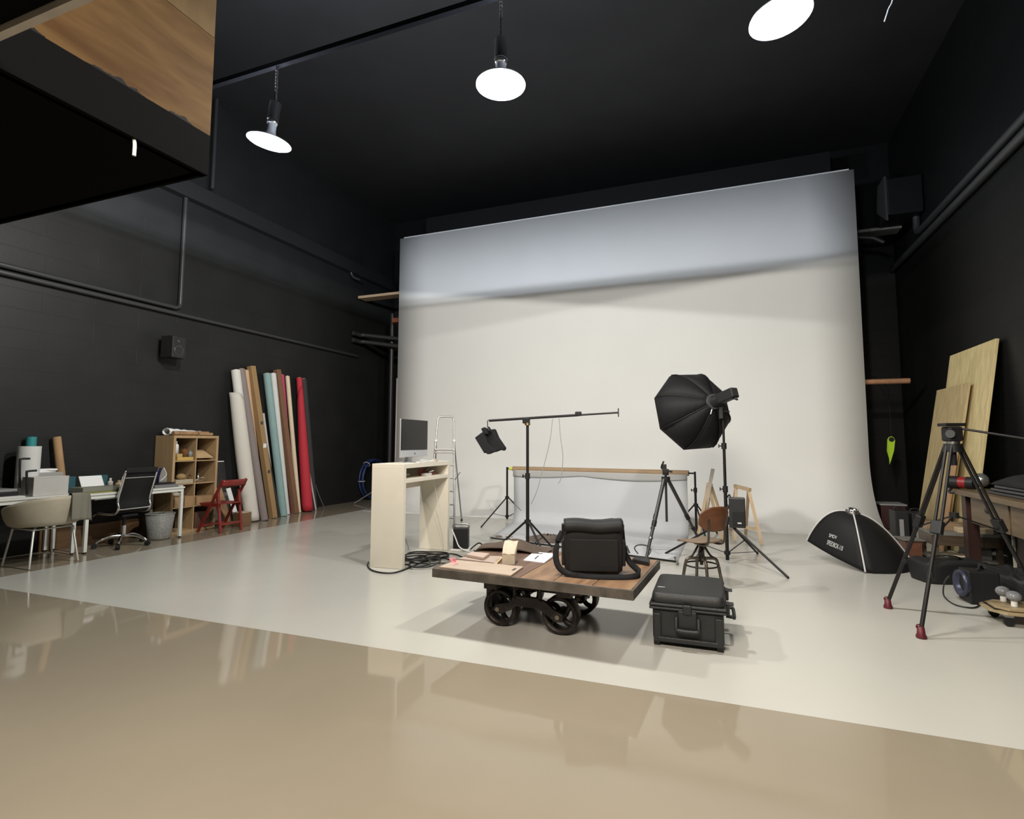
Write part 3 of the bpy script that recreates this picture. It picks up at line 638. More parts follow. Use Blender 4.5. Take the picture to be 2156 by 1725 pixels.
# printer / scanner at the frame edge
pr = thing('printer', 'flat grey and black printer at the left picture edge on the desk', 'printer', (-7.66, 3.65, 0.736))
MB().box((-7.70, 3.62, 0.736 + 0.035), (0.32, 0.42, 0.07)).build('body', BLACK, pr, bevel=0.005)
MB().box((-7.72, 3.62, 0.736 + 0.085), (0.34, 0.40, 0.03)).build('scanner_lid', mat('scanner_grey', (0.22, 0.22, 0.22), 0.5), pr, bevel=0.005)
MB().box((-7.52, 3.60, 0.736 + 0.011), (0.14, 0.5, 0.022)).build('paper_tray', DESKW, pr, bevel=0.004)
for a, b, c, d_, l in (((42, 1020), (42, 967), (63, 966), -7.62, 'taller of two black angled clamps on the left desk, before the white roll'), ((58, 1032), (56, 993), (77, 991), -7.52, 'shorter of two black angled clamps on the left desk, before the pale box')):
    p1, p2, p3 = onX(*a, d_), onX(*b, d_), onX(*c, d_); p1.z = 0.765 if d_ > -7.6 else 0.84
    tag(MB().tube(spline([p1, lerp(p1, p2, 0.9), p2 + (p3 - p2) * 0.15, p3], 4), 0.012, 8).build('clamp', BLACK), l, 'clamp', 'black clamps')
    
# under the desk
tag(MB().box((-8.045, 5.0, 0.13), (0.035, 1.35, 0.26)).build('wooden_plank', wood('brown_plank', (0.14, 0.075, 0.035), (0.20, 0.11, 0.05), 'Y', 3, 12), bevel=0.004), 'long brown plank lying against the wall under the desk', 'plank')
bn = thing('waste_bin', 'grey wire mesh waste bin beside the right leg of the desk', 'bin', (-7.52, 5.52, 0))
MESHM = mat('grey_mesh', (0.20, 0.20, 0.185), 0.6, var=0.35, scale=60)
MB().lathe([(0.001, 0.004), (0.135, 0.004), (0.14, 0.03), (0.178, 0.355)], (-7.52, 5.50, 0), 32).build('mesh_body', MESHM, bn, solid=0.003)
MB().tube([(-7.52 + 0.18 * math.cos(2 * PI * k / 32), 5.50 + 0.18 * math.sin(2 * PI * k / 32), 0.357) for k in range(32)], 0.006, 8, closed=True).build('rim', mat('bin_rim', (0.4, 0.4, 0.38), 0.4, 0.5), bn)
tag(MB().prism([(-0.11, -0.09), (0.11, -0.09), (0.11, 0.09), (-0.11, 0.09)], 0, 1, lambda a, b, c: (-7.80 + a * (0.85 + 0.2 * c) - 0.02, 5.62 + b * (0.85 + 0.2 * c) - 0.0, 0.003 + 0.33 * c)).build('waste_bin', mat('dark_bin', (0.03, 0.032, 0.034), 0.5), bevel=0.01), 'square black waste bin standing behind the grey mesh bin', 'bin')

# --- red folding chair
rx, ry = -7.34, 6.34
RED = mat('red_lacquer', (0.20, 0.02, 0.015), 0.4, var=0.15)
rc = thing('folding_chair', 'dark red wooden folding chair in front of the cube shelf', 'chair', (rx, ry, 0))
for s_ in (-1, 1):
    y = ry + s_ * 0.215
    MB().bar((rx + 0.26, y, 0.79), (rx - 0.21, y, 0.002), 0.022, 0.04).build('back_post', RED, rc)
    y = ry + s_ * 0.188
    MB().bar((rx + 0.14, y, 0.63), (rx + 0.225, y, 0.002), 0.022, 0.04).build('rear_leg', RED, rc)
    MB().bar((rx + 0.2, y, 0.40), (rx - 0.20, y, 0.415), 0.022, 0.035).build('seat_rail', RED, rc)
MB().grid(lambda u, v: (rx + 0.235 + 0.025 * math.cos((u - 0.5) * PI) + 0.03 * v, ry - 0.215 + 0.43 * u, 0.69 + 0.10 * v), 12, 3).build('top_rail', RED, rc, solid=0.016)
st = MB()
for k in range(6): st.box((rx - 0.19 + k * 0.075, ry, 0.432), (0.06, 0.40, 0.014))
st.build('seat', RED, rc)
MB().bar((rx - 0.155, ry - 0.21, 0.10), (rx - 0.155, ry + 0.21, 0.10), 0.02, 0.03).build('stretcher', RED, rc)
MB().bar((rx + 0.215, ry - 0.19, 0.13), (rx + 0.215, ry + 0.19, 0.13), 0.02, 0.03).build('stretcher', RED, rc)

# --- between the shelf and the rolls
bb = thing('display_board', 'black board with a white top edge leaning between shelf and rolls', 'board', (-7.98, 6.75, 0))
MB().bar((-7.92, 6.74, 0.52), (-8.03, 6.74, 1.03), 0.42, 0.02, (1, 0, 0)).build('panel', mat('board_black', (0.02, 0.02, 0.022), 0.6), bb)
MB().bar((-8.032, 6.54, 1.04), (-8.032, 6.94, 1.04), 0.03, 0.015).build('top_edge', PAPER, bb)
MB().bar((-7.86, 6.74, 0.005), (-7.92, 6.74, 0.52), 0.44, 0.02, (1, 0, 0)).build('lower_panel', mat('board_grey', (0.2, 0.2, 0.2), 0.6), bb)
tag(MB().bar((-7.66, 6.78, 0.004), (-7.80, 6.66, 0.62), 0.16, 0.012, (1, 0.3, 0)).build('cardboard_sheet', CARD), 'narrow cardboard sheet leaning in front of the black board', 'cardboard')
tag(MB().bar((-7.62, 6.93, 0.004), (-7.78, 6.84, 0.60), 0.10, 0.01, (1, 0.2, 0)).build('paper_sheet', PAPER), 'white paper strip leaning beside the narrow cardboard sheet', 'paper')
wb = thing('wooden_box', 'small brown wooden box on the floor behind the red folding chair', 'box', (-7.42, 6.82, 0))
MB().box((-7.42, 6.82, 0.11), (0.18, 0.2, 0.215)).build('body', wood('box_brown', (0.15, 0.08, 0.04), (0.2, 0.11, 0.055), 'Y', 3, 10), wb, bevel=0.003)
MB().box((-7.42, 6.82, 0.224), (0.19, 0.21, 0.012)).build('lid', mat('box_lid_pale', (0.5, 0.4, 0.3), 0.6), wb)

# --- rolls of backdrop paper leaning on the wall
def roll(name, bot, top, r, rgb, label, square=False, core=True, var=0.03, cat='roll'):
    b = Vector(bot); t_ = Vector(top); d = (t_ - b).normalized(); b = b + Vector((0, 0, r * abs(d.x) + 0.002))
    root = thing(name, label, cat, (bot[0], bot[1], 0), 0, 'backdrop rolls leaning on the left wall')
    m = mat('roll_%s' % (name + str(rgb)), rgb, 0.75, var=var)
    if square: MB().bar(b, t_, 2 * r, 2 * r, (1, 0, 0)).build('carton', m, root, bevel=0.003)
    else:
        MB().cyl(b, t_, r, n=24).build('roll_body', m, root)
        if core: MB().cyl(t_ - d * 0.01, t_ + d * 0.012, r * 0.55, n=16).build('core_tube', CARD if rgb[0] < 0.6 else m, root)
    return root
TW = XL + 0.03
r1 = roll('backdrop_roll', (-7.66, 7.29, 0), (TW + 0.07, 7.05, 2.62), 0.075, (0.66, 0.64, 0.60), 'cream white backdrop roll with a loose hanging sheet, leftmost of the leaning rolls')
def loose(u, v):   # half unrolled sheet wrapped loosely round the first roll
    a = -2.9 + 4.6 * u; z = 2.22 - 2.2 * v; k = z / 2.62
    cx_, cy_ = -7.66 + k * (TW + 0.07 + 7.66), 7.29 - 0.24 * k
    R2 = 0.085 + 0.055 * max(0, 1 - u * 1.4) * (0.6 + 0.4 * math.sin(3 * v))
    return (max(XL + 0.02, cx_ + R2 * math.cos(a)), cy_ + R2 * 1.15 * math.sin(a) - 0.06 * max(0, 0.6 - u), z - 0.5 * max(0, u - 0.55) * (1 - v))
MB().grid(loose, 28, 24).build('loose_sheet', mat('cream_sheet', (0.62, 0.59, 0.53), 0.75), r1, solid=0.002)
roll('backdrop_roll', (-7.56, 7.42, 0), (TW + 0.065, 7.17, 2.655), 0.062, (0.22, 0.185, 0.175), 'taupe grey backdrop roll beside the cream white one')
roll('backdrop_roll', (-7.80, 7.62, 0), (TW + 0.05, 7.29, 2.65), 0.045, (0.56, 0.36, 0.22), 'thin peach backdrop roll behind the taupe roll')
kr = roll('carton', (-7.64, 7.70, 0), (TW + 0.07, 7.38, 2.735), 0.052, (0.32, 0.20, 0.09), 'tall square kraft carton with dark oval marks among the rolls', True, cat='carton')
kb, kt = Vector((-7.64, 7.70, 0)), Vector((TW + 0.07, 7.38, 2.735)); kd = (kt - kb).normalized()
for f, rr in ((0.30, 0.038), (0.62, 0.038)):
    p = kb + (kt - kb) * f; MB().lathe([(0.001, 0), (rr * 0.8, 0)], p + Vector((0.0545, 0, 0.012)), 18, Matrix.Rotation(PI / 2, 3, 'Y') @ Matrix.Diagonal((1.3, 1, 1))).build('oval_mark', mat('dark_stamp', (0.06, 0.05, 0.05), 0.7), kr)
p = kb + (kt - kb) * 0.47; MB().box(p + Vector((0.054, -0.01, 0.01)), (0.002, 0.07, 0.09)).build('paper_label', PAPER, kr)
roll('thin_tube', (-7.66, 7.86, 0), (TW + 0.1, 7.62, 1.75), 0.028, (0.02, 0.02, 0.02), 'thin black tube between the kraft carton and the teal roll', core=False, cat='tube')
roll('thin_tube', (-7.72, 7.86, 0), (TW + 0.07, 7.70, 1.90), 0.02, (0.5, 0.5, 0.5), 'thin pale tube between the kraft carton and the teal roll', core=False, cat='tube')
r6 = roll('backdrop_roll', (-7.70, 8.00, 0), (TW + 0.075, 7.74, 2.645), 0.068, (0.24, 0.36, 0.36), 'pale teal backdrop roll in the middle of the leaning rolls')
roll('backdrop_roll', (-7.80, 8.19, 0), (TW + 0.06, 7.90, 2.665), 0.055, (0.62, 0.63, 0.62), 'white backdrop roll right of the pale teal one')
roll('carton', (-7.74, 8.345, 0), (TW + 0.055, 8.00, 2.75), 0.05, (0.20, 0.10, 0.055), 'tall reddish brown square carton right of the white roll', True, cat='carton')
roll('backdrop_roll', (-7.885, 8.42, 0), (TW + 0.05, 8.13, 2.665), 0.045, (0.45, 0.045, 0.13), 'magenta backdrop roll behind the reddish brown carton')
roll('thin_tube', (-7.86, 8.27, 0), (TW + 0.035, 8.10, 1.3), 0.032, (0.13, 0.02, 0.02), 'short dark maroon tube low behind the reddish brown carton', core=False, cat='tube')
roll('backdrop_roll', (-7.77, 8.47, 0), (TW + 0.045, 8.28, 2.655), 0.04, (0.70, 0.58, 0.42), 'thin cream backdrop roll left of the red one')
r12 = roll('backdrop_roll', (-7.73, 8.66, 0), (TW + 0.06, 8.58, 2.655), 0.055, (0.50, 0.025, 0.045), 'bright red backdrop roll with a loose flap')
def redl(u, v):
    a = -2.6 + 5.4 * u; z = 0.03 + 2.45 * v - 0.9 * max(0, 0.35 - u) * v; k = z / 2.655
    R2 = 0.105 - 0.045 * v + 0.05 * max(0, 0.35 - u) * (1 - abs(2 * v - 1.1))
    return (max(XL + 0.02, -7.73 + k * (TW + 0.06 + 7.73) + R2 * math.cos(a)), 8.66 - 0.08 * k + R2 * math.sin(a), z)
MB().grid(redl, 28, 20).build('loose_sheet', mat('red_sheet', (0.46, 0.022, 0.04), 0.75), r12, solid=0.002)
roll('backdrop_roll', (-7.80, 8.93, 0), (TW + 0.06, 8.70, 2.65), 0.062, (0.028, 0.028, 0.03), 'black backdrop roll, rightmost of the leaning rolls')
roll('thin_tube', (-7.70, 8.86, 0.0), (TW + 0.12, 8.74, 1.25), 0.016, (0.42, 0.40, 0.40), 'thin light grey tube in front of the black roll', core=False, cat='tube')
tag(MB().tube(spline([(-7.80, 9.22, 0.006), (-7.88, 9.1, 0.35), (-7.95, 9.0, 0.75), (-8.03, 8.96, 1.05)], 4), 0.008, 6).build('steel_rod', mat('dull_steel', (0.2, 0.2, 0.19), 0.4, 0.6)), 'thin bent steel rod right of the black roll', 'rod')

# --- blue hoop
hp = thing('hose_coil', 'blue hoop of coiled hose standing against the far left wall', 'hose', (-7.93, 11.08, 0))
BLUE = mat('blue_hose', (0.02, 0.04, 0.13), 0.45, var=0.4, scale=25)
hm = MB()
for k in range(3):
    rr = 0.46 - 0.035 * (k % 2); ox_ = -7.90 - 0.05 * k
    hm.tube([(ox_, 11.08 + rr * math.cos(2 * PI * i / 48), 0.485 + rr * math.sin(2 * PI * i / 48)) for i in range(48)], 0.022, 8, closed=True)
hm.build('coil', BLUE, hp)
for a in (0.6, 2.2, 3.2, 5.2):
    MB().tube([(-7.95 + 0.085 * math.cos(b), 11.08 + (0.445 + 0.065 * math.sin(b)) * math.cos(a), 0.485 + (0.445 + 0.065 * math.sin(b)) * math.sin(a)) for b in [2 * PI * i / 16 for i in range(16)]], 0.006, 6, closed=True).build('cable_tie', PAPER, hp)
tag(MB().cyl((-7.72, 10.1, 0.02), (-7.74, 10.75, 0.2), 0.012, n=8).build('thin_rod', GREY), 'thin grey rod low beside the blue hose coil', 'rod')

# --- wall speaker
sp_ = thing('wall_speaker', 'black loudspeaker on a bracket high on the left wall', 'speaker', (-7.9, 5.82, 2.8))
MB().box((-7.86, 5.81, 2.81), (0.22, 0.24, 0.33), 0.12).build('cabinet', mat('speaker_black', (0.012, 0.012, 0.012), 0.5), sp_, bevel=0.008)
Ms = Matrix.Rotation(0.12, 3, 'Z') @ Matrix.Rotation(PI / 2, 3, 'Y'); fc = Vector((-7.86, 5.81, 2.81)) + Matrix.Rotation(0.12, 3, 'Z') @ Vector((0.112, 0, -0.05))
MB().lathe([(0.085, 0), (0.08, 0.006), (0.07, 0.003), (0.03, -0.02), (0.025, -0.01), (0.001, -0.005)], fc, 24, Ms).build('woofer', mat('cone_grey', (0.03, 0.03, 0.03), 0.35), sp_)
MB().lathe([(0.032, 0), (0.03, 0.005), (0.001, 0.003)], fc + Vector((0, 0, 0.14)), 18, Ms).build('tweeter', mat('cone_grey', (0.03, 0.03, 0.03), 0.35), sp_)
MB().bar((XL + 0.01, 5.86, 2.8), (-7.95, 5.83, 2.8), 0.04, 0.08).build('bracket', BLACK, sp_)
# ================================================================== CENTRE
# --- counter with open shelf
cA = thing('counter', 'cream white high counter with two slab legs and an open shelf, carrying the computer', 'counter', (-3.41, 5.69, 0), 0.0)
CRW = mat('cream_white', (0.74, 0.685, 0.575), 0.55, var=0.02)
CRS = mat('cream_white_side', (0.75, 0.70, 0.595), 0.55, var=0.02)
B_, D_ = Vector((-3.275, 5.115, 0)), Vector((-3.32, 6.265, 0))
ey = (D_ - B_); CL = ey.length; ey.normalize(); ex = Vector((-ey.y, ey.x, 0)) * 1.0   # ex points to -X
CW, CH = 0.40, 1.125
def cp(a, b, z): return B_ + ex * a + ey * b + Vector((0, 0, z))   # a: 0 open side .. CW back, b: along
def cbox(a0, a1, b0, b1, z0, z1):
    vv = [cp(a, b, z) for z in (z0, z1) for b in (b0, b1) for a in (a0, a1)]
    return MB().add(vv, [(0, 2, 3, 1), (4, 5, 7, 6), (0, 1, 5, 4), (2, 6, 7, 3), (0, 4, 6, 2), (1, 3, 7, 5)])
cbox(0, CW, 0, 0.055, 0.002, CH - 0.05).build('slab_leg', CRW, cA, bevel=0.002)
cbox(0, CW, CL - 0.055, CL, 0.002, CH - 0.05).build('slab_leg', CRW, cA, bevel=0.002)
cbox(0, CW, 0, CL, CH - 0.05, CH).build('top', CRS, cA, bevel=0.002)
cbox(0.0, CW, 0.055, CL - 0.055, 0.915, 0.958).build('shelf_board', CRS, cA, bevel=0.002)
cbox(CW - 0.03, CW, 0.055, CL - 0.055, 0.80, 0.915).build('apron', CRS, cA)
cbox(CW - 0.02, CW, 0.055, CL - 0.055, 0.958, CH - 0.05).build('back_board', CRS, cA)
# computer
ic = thing('desktop_computer', 'all-in-one desktop computer with black screen and silver chin on the white counter', 'computer', tuple(cp(0.16, 0.49, CH)))
SILV = mat('silver_aluminium', (0.52, 0.53, 0.55), 0.4, 0.6)
Mi = Matrix.Rotation(0.042, 3, 'Z')
def ip(x, y, z): return Vector(cp(0.16, 0.49, CH)) + Mi @ Vector((x, y, z))
HW = 0.315
def ibox(c, d): return MB().box(ip(*c), d, 0.042)
ibox((0.0, 0, 0.285), (0.022, 2 * HW, 0.44)).build('case', SILV, ic, bevel=0.006)
ibox((0.0135, 0, 0.326), (0.006, 2 * HW - 0.006, 0.355)).build('screen', mat('screen_black', (0.008, 0.008, 0.009), 0.25, spec=0.3), ic)
ibox((0.0135, 0, 0.106), (0.005, 2 * HW, 0.076)).build('chin', mat('chin_silver', (0.5, 0.51, 0.54), 0.45, 0.3), ic, bevel=0.002)
MB().lathe([(0.001, 0), (0.011, 0)], ip(0.0165, 0, 0.106), 14, Matrix.Rotation(PI / 2, 3, 'Y')).build('logo', BLACK, ic)
MB().strap([ip(-0.015, 0, 0.24), ip(-0.06, 0, 0.12), ip(-0.085, 0, 0.02), ip(-0.07, 0, 0.006)], 0.18, 0.008, (0, 1, 0)).build('stand_neck', SILV, ic)
ibox((0.0, 0, 0.004), (0.18, 0.2, 0.008)).build('stand_foot', SILV, ic, bevel=0.002)
tag(cbox(0.015, 0.06, 0.37, 0.78, CH + 0.001, CH + 0.013).build('keyboard', PAPER, bevel=0.003), 'slim white keyboard along the edge of the counter in front of the computer', 'keyboard')
pm = cp(0.07, 0.84, CH); tag(MB().lathe([(0.001, 0.0), (0.05, 0.0), (0.052, 0.02), (0.03, 0.034), (0.001, 0.037)], pm, 20, Matrix.Diagonal((0.75, 1.25, 1))).build('mouse', mat('mouse_beige', (0.5, 0.44, 0.36), 0.5)), 'beige computer mouse on the counter right of the keyboard', 'mouse')
tag(MB().tube(spline([cp(0.10, 0.5, CH + 0.008), cp(0.03, 0.45, CH + 0.03), cp(0.02, 0.6, CH + 0.02), cp(0.05, 0.68, CH + 0.016), cp(0.02, 0.74, CH + 0.018)], 5), 0.0045, 6).build('white_cable', PAPER), 'thin white cable looped over the keyboard on the counter', 'cable')
# shelf contents
SZ = 0.9595
tag(MB().tube(spline([cp(0.2 + 0.05 * math.cos(k), 0.33 + 0.11 * math.sin(k), SZ + 0.006 + 0.025 * math.sin(k * 0.5)) for k in [i * 0.7 for i in range(10)]], 3), 0.006, 6).build('white_cable', PAPER), 'loosely coiled white cable inside the counter shelf', 'cable')
rt = thing('tape_gun', 'red tape dispenser lying in the open shelf of the counter', 'tool', tuple(cp(0.14, 0.68, SZ)))
REDP = mat('red_plastic', (0.25, 0.02, 0.02), 0.4)
MB().tube([cp(0.14 + 0.0, 0.64, SZ + 0.046) + ey * (0.036 * math.cos(a)) + Vector((0, 0, 0.036 * math.sin(a))) for a in [2 * PI * i / 20 for i in range(20)]], 0.012, 8, closed=True).build('roll', REDP, rt)
MB().tube(spline([cp(0.12, 0.68, SZ + 0.07), cp(0.12, 0.74, SZ + 0.075), cp(0.12, 0.77, SZ + 0.03)], 4), 0.012, 8).build('handle', REDP, rt)
MB().bar(cp(0.1, 0.66, SZ + 0.06), cp(0.1, 0.75, SZ + 0.095), 0.014, 0.014).build('lever', BLACK, rt)
tag(cbox(0.06, 0.13, 0.63, 0.77, SZ, SZ + 0.03).build('white_block', PAPER, bevel=0.004), 'small white block in front of the red tape dispenser', 'block')
st_ = thing('staple_gun', 'red staple gun right of the tape dispenser in the counter shelf', 'tool', tuple(cp(0.13, 0.87, SZ)))
MB().bar(cp(0.13, 0.79, SZ + 0.016), cp(0.13, 0.97, SZ + 0.016), 0.03, 0.03).build('body', REDP, st_, bevel=0.005)
MB().bar(cp(0.13, 0.81, SZ + 0.035), cp(0.13, 0.93, SZ + 0.05), 0.02, 0.012).build('lever', CHROME, st_)
tag(MB().tube(spline([cp(CW + 0.015, 0.35, 0.85), cp(CW + 0.02, 0.5, 0.6), cp(CW + 0.04, 0.75, 0.25), cp(CW + 0.1, 1.0, 0.006), cp(0.7, 1.1, 0.006)], 6), 0.005, 6).build('grey_cable', mat('cable_grey', (0.3, 0.3, 0.3), 0.5)), 'thin grey cable hanging behind the apron of the counter', 'cable')
tag(MB().tube(spline([cp(0.14, 0.96, 0.93 - 0.022), cp(0.10, 1.02, 0.6), cp(0.06, 1.06, 0.3), cp(0.03, 1.08, 0.006)], 6), 0.004, 6).build('white_cable', PAPER), 'thin white cable hanging from the counter shelf inside the far leg', 'cable')
# cable coil on the floor
CABLE = mat('black_cable', (0.012, 0.012, 0.012), 0.45)
pts2 = []
random.seed(4)
base = [onz(x, y) for x, y in ((872, 1176), (905, 1178), (925, 1186), (898, 1190), (872, 1188), (900, 1174))]
for k in range(90):
    a = k * 0.42; c = Vector(base[(k // 15) % 6]).lerp(Vector(base[(k // 15 + 1) % 6]), (k % 15) / 15)
    r = 0.19 + 0.06 * math.sin(k * 0.37) + 0.03 * math.sin(k * 1.1)
    p = Vector((c.x + r * 1.1 * math.cos(a), c.y + r * 1.15 * math.sin(a), 0.010 + 0.0004 * k))
    if p.x < -3.22: p.y = max(p.y, 5.21)
    pts2.append(p)
tail = [onz(x, y, 0.01) for x, y in ((846, 1202), (815, 1207), (785, 1202), (774, 1192), (776, 1184))]
tag(MB().tube(spline(list(reversed(tail)) + pts2 + [onz(950, 1166, 0.01), onz(985, 1178, 0.01)], 3), 0.0085, 6).build('cable_coil', CABLE), 'messy coil of black cable on the floor under and around the counter', 'cable')

# --- step ladder
la = thing('step_ladder', 'aluminium step ladder with a rounded top rail standing behind the counter', 'ladder', (-4.35, 8.0, 0))
dv = Vector((-0.33, 0.87, 0)).normalized(); wv = Vector((-dv.y, dv.x, 0)) * 1.0     # depth, width (to the left)
fr_ = Vector((-3.985, 7.74, 0)); rr_ = Vector((-4.30, 8.58, 0))
def lad(p, q, r=0.014, nm='rail', m=ALU): return MB().cyl(p, q, r, n=12).build(nm, m, la)
topc = fr_ + dv * 0.40 + wv * 0.235
hw_b, hw_t = 0.21, 0.15
fz = lambda s_, z: fr_ + wv * (0.235 - s_ * (hw_b + (hw_t - hw_b) * z / 1.38)) + dv * (0.33 * z / 1.38) + Vector((0, 0, z))
for s_ in (1, -1):
    lad(fz(s_, 0.02), fz(s_, 1.40))
    MB().cyl(fz(s_, 0.0), fz(s_, 0.04), 0.02, n=10).build('foot', BLACK, la)
    rb0 = fr_ + wv * (0.235 - s_ * 0.23) + dv * 0.90
    lad(rb0 + Vector((0, 0, 0.02)), fz(s_, 1.37) + dv * 0.03, 0.012)
    MB().cyl(rb0, rb0 + Vector((0, 0, 0.04)), 0.018, n=10).build('foot', BLACK, la)
    MB().sphere(fz(s_, 1.385) + dv * 0.015, 0.03).build('hinge', WHITE, la)
hp_ = [fz(1, 1.38), fz(1, 1.6), fz(1, 1.72), fz(0.86, 1.775), fz(0.5, 1.79), fz(-0.5, 1.79), fz(-0.86, 1.775), fz(-1, 1.72), fz(-1, 1.6), fz(-1, 1.38)]
MB().tube(spline(hp_, 4), 0.013, 10).build('top_rail', ALU, la)
for k in range(6):
    z = 0.17 + k * 0.205; MB().bar(fz(1, z), fz(-1, z), 0.075, 0.022).build('step', ALU, la, bevel=0.003)
MB().bar(fz(1, 1.24) + dv * 0.06, fz(-1, 1.24) + dv * 0.06, 0.22, 0.03).build('platform', ALU, la, bevel=0.004)
lad(fz(1, 0.74), fr_ + wv * 0.02 + dv * 0.72 + Vector((0, 0, 0.85)), 0.006, 'spreader', BLACKM)

# --- generic tripod stands
def leg_stand(name, label, base, h, foot_r, hub_z, low_z, angs, r=0.016, group=None, cat='stand', collars=(), m=BLACKM, foot_z=0.0):
    t = thing(name, label, cat, (base[0], base[1], 0), 0, group); b = Vector((base[0], base[1], 0))
    fr_list = foot_r if hasattr(foot_r, '__len__') else [foot_r] * len(angs)
    n = len(collars) + 1; zs = [max(0.03, low_z - 0.08)] + list(collars) + [h]
    for k in range(n):
        MB().cyl(b + Vector((0, 0, zs[k])), b + Vector((0, 0, zs[k + 1])), r * (1 - 0.16 * k), n=14).build('pole', m, t)
    for z in collars:
        MB().cyl(b + Vector((0, 0, z - 0.035)), b + Vector((0, 0, z + 0.035)), r * 1.45, n=14).build('collar', BLACK, t)
        kn = MB(); kn.cyl(b + Vector((0, 0, z)), b + Vector((-0.05, -0.012, z)), 0.007, n=8); kn.box(b + Vector((-0.055, -0.012, z)), (0.012, 0.02, 0.04)); kn.build('knob', BLACK, t)
    MB().cyl(b + Vector((0, 0, hub_z - 0.02)), b + Vector((0, 0, hub_z + 0.025)), r * 1.9, n=14).build('hub', BLACK, t)
    MB().cyl(b + Vector((0, 0, low_z - 0.02)), b + Vector((0, 0, low_z + 0.02)), r * 1.7, n=14).build('hub', BLACK, t)
    for a in angs:
        d = Vector((math.cos(a), math.sin(a), 0)); foot_r = fr_list[angs.index(a)]; p0 = b + d * r * 1.5 + Vector((0, 0, hub_z)); p1 = b + d * foot_r + Vector((0, 0, 0.012))
        MB().cyl(p0, p1, r * 0.62, n=10).build('leg', m, t)
        MB().sphere(p1, 0.014).build('foot', BLACK, t)
        f = 0.56; MB().bar(b + d * r * 1.4 + Vector((0, 0, low_z)), lerp(p0, p1, f), 0.014, 0.006).build('brace', m, t)
    return t

# boom stand
BB = Vector((-2.262, 6.278, 0))
bs = leg_stand('boom_stand', 'black boom light stand with a long tilted arm and a hanging weight bag', BB, 1.60, 0.50, 0.40, 0.10, (PI * 0.93, -0.75, 1.2), 0.021, collars=(0.95,))
pa, pb_ = onY(1030, 886, 6.25), onY(1302, 869, 6.32); pv = onY(1108, 884, 6.278)
mid = lerp(pa, pb_, (1222 - 1030) / 272)
MB().cyl(pa, mid, 0.0155, n=12).build('boom_arm', BLACKM, bs); MB().cyl(mid, pb_, 0.011, n=12).build('boom_arm', BLACKM, bs)
MB().box(mid + Vector((0, 0, 0.015)), (0.075, 0.04, 0.055)).build('clamp', BLACK, bs, bevel=0.01)
MB().box(pv + Vector((0, 0, -0.01)), (0.09, 0.05, 0.075)).build('pivot_clamp', BLACK, bs, bevel=0.012)
BRASS = mat('brass', (0.55, 0.42, 0.2), 0.35, 1.0)
MB().cyl(Vector((BB.x, BB.y, 1.57)), Vector((BB.x, BB.y, 1.60)), 0.035, n=14).build('brass_collar', BRASS, bs)
MB().cyl(pb_ + Vector((0, 0, -0.05)), pb_ + Vector((0, 0, 0.05)), 0.007, n=8).build('end_pin', CHROME, bs)
hk_ = MB(); hk_.tube(spline([pa + Vector((0.01, 0, 0.01)), pa + Vector((-0.02, 0, 0.0)), pa + Vector((-0.022, 0, -0.04)), pa + Vector((-0.02, 0, -0.085))], 4), 0.007, 8); hk_.build('hook', CHROME, bs)
wbag = thing('weight_bag', 'black weight bag hanging from the left end of the boom arm', 'bag', tuple(pa + Vector((0, 0, -0.4))))
def bp(x, y, dy=0.0): return onY(x, y, 6.25 + dy)
def lobes(poly, y0_, y1_, name, bev=0.012):
    pp = [bp(*p) for p in poly]
    MB().prism([(p.x, p.z) for p in pp], y0_, y1_, lambda a, b, c: (a, c, b)).build(name, FABRIC, wbag, bevel=bev)
lobes([(1006, 922), (1022, 910), (1034, 935), (1049, 950), (1032, 957), (1029, 952), (1026, 955)], 6.15, 6.24, 'pouch')
lobes([(1019, 909), (1038, 903), (1046, 922), (1061, 944), (1058, 950), (1053, 947), (1038, 953), (1026, 940)], 6.26, 6.35, 'pouch')
lobes([(1016, 903), (1022, 900), (1029, 903), (1030, 915), (1020, 912)], 6.2, 6.25, 'flap', 0.004)
MB().strap([bp(1028, 899), bp(1031, 903), bp(1034, 912)], 0.05, 0.008, (0, 1, 0)).build('strap', FABRIC, wbag)
for pts, l in (([(1163, 882), (1160, 915), (1153, 950), (1144, 985), (1130, 1035), (1118, 1062)], 'longer of two thin grey cables hanging from the boom arm'), ([(1177, 881), (1180, 920), (1185, 960), (1182, 1000), (1178, 1015), (1174, 1018)], 'shorter of two thin grey cables hanging from the boom arm')):
    tag(MB().tube(spline([onY(x, y, 6.285) for x, y in pts], 5), 0.0045, 6).build('thin_cable', mat('cable_grey', (0.3, 0.3, 0.3), 0.5)), l, 'cable', 'boom cables')

# --- backdrop stand with paper roll
SL, SR = Vector((-3.58, 8.88, 0)), Vector((-0.42, 8.46, 0))
s1 = leg_stand('backdrop_stand', 'left black stand holding the low backdrop roll', SL, 0.93, (0.84, 0.50, 0.40), 0.40, 0.08, (-1.70, -0.1, 0.6), 0.018, 'backdrop stands', collars=())
s2 = leg_stand('backdrop_stand', 'right black stand holding the low backdrop roll', SR, 0.93, (0.40, 0.40, 0.40), 0.44, 0.10, (-1.2, 0.8, 2.9), 0.018, 'backdrop stands', collars=(0.66,))
ax = (SR - SL).normalized(); Zt = 0.905
tl, tr = SL + ax * 0.12 + Vector((0, 0, Zt)), SR - ax * 0.09 + Vector((0, 0, Zt))
cb = MB(); cb.cyl(SL + Vector((0, 0, Zt)), SR + Vector((0, 0, Zt)), 0.013, n=10)
tag(cb.build('cross_bar', BLACKM), 'thin black cross bar through the cardboard core between the backdrop stands', 'bar')
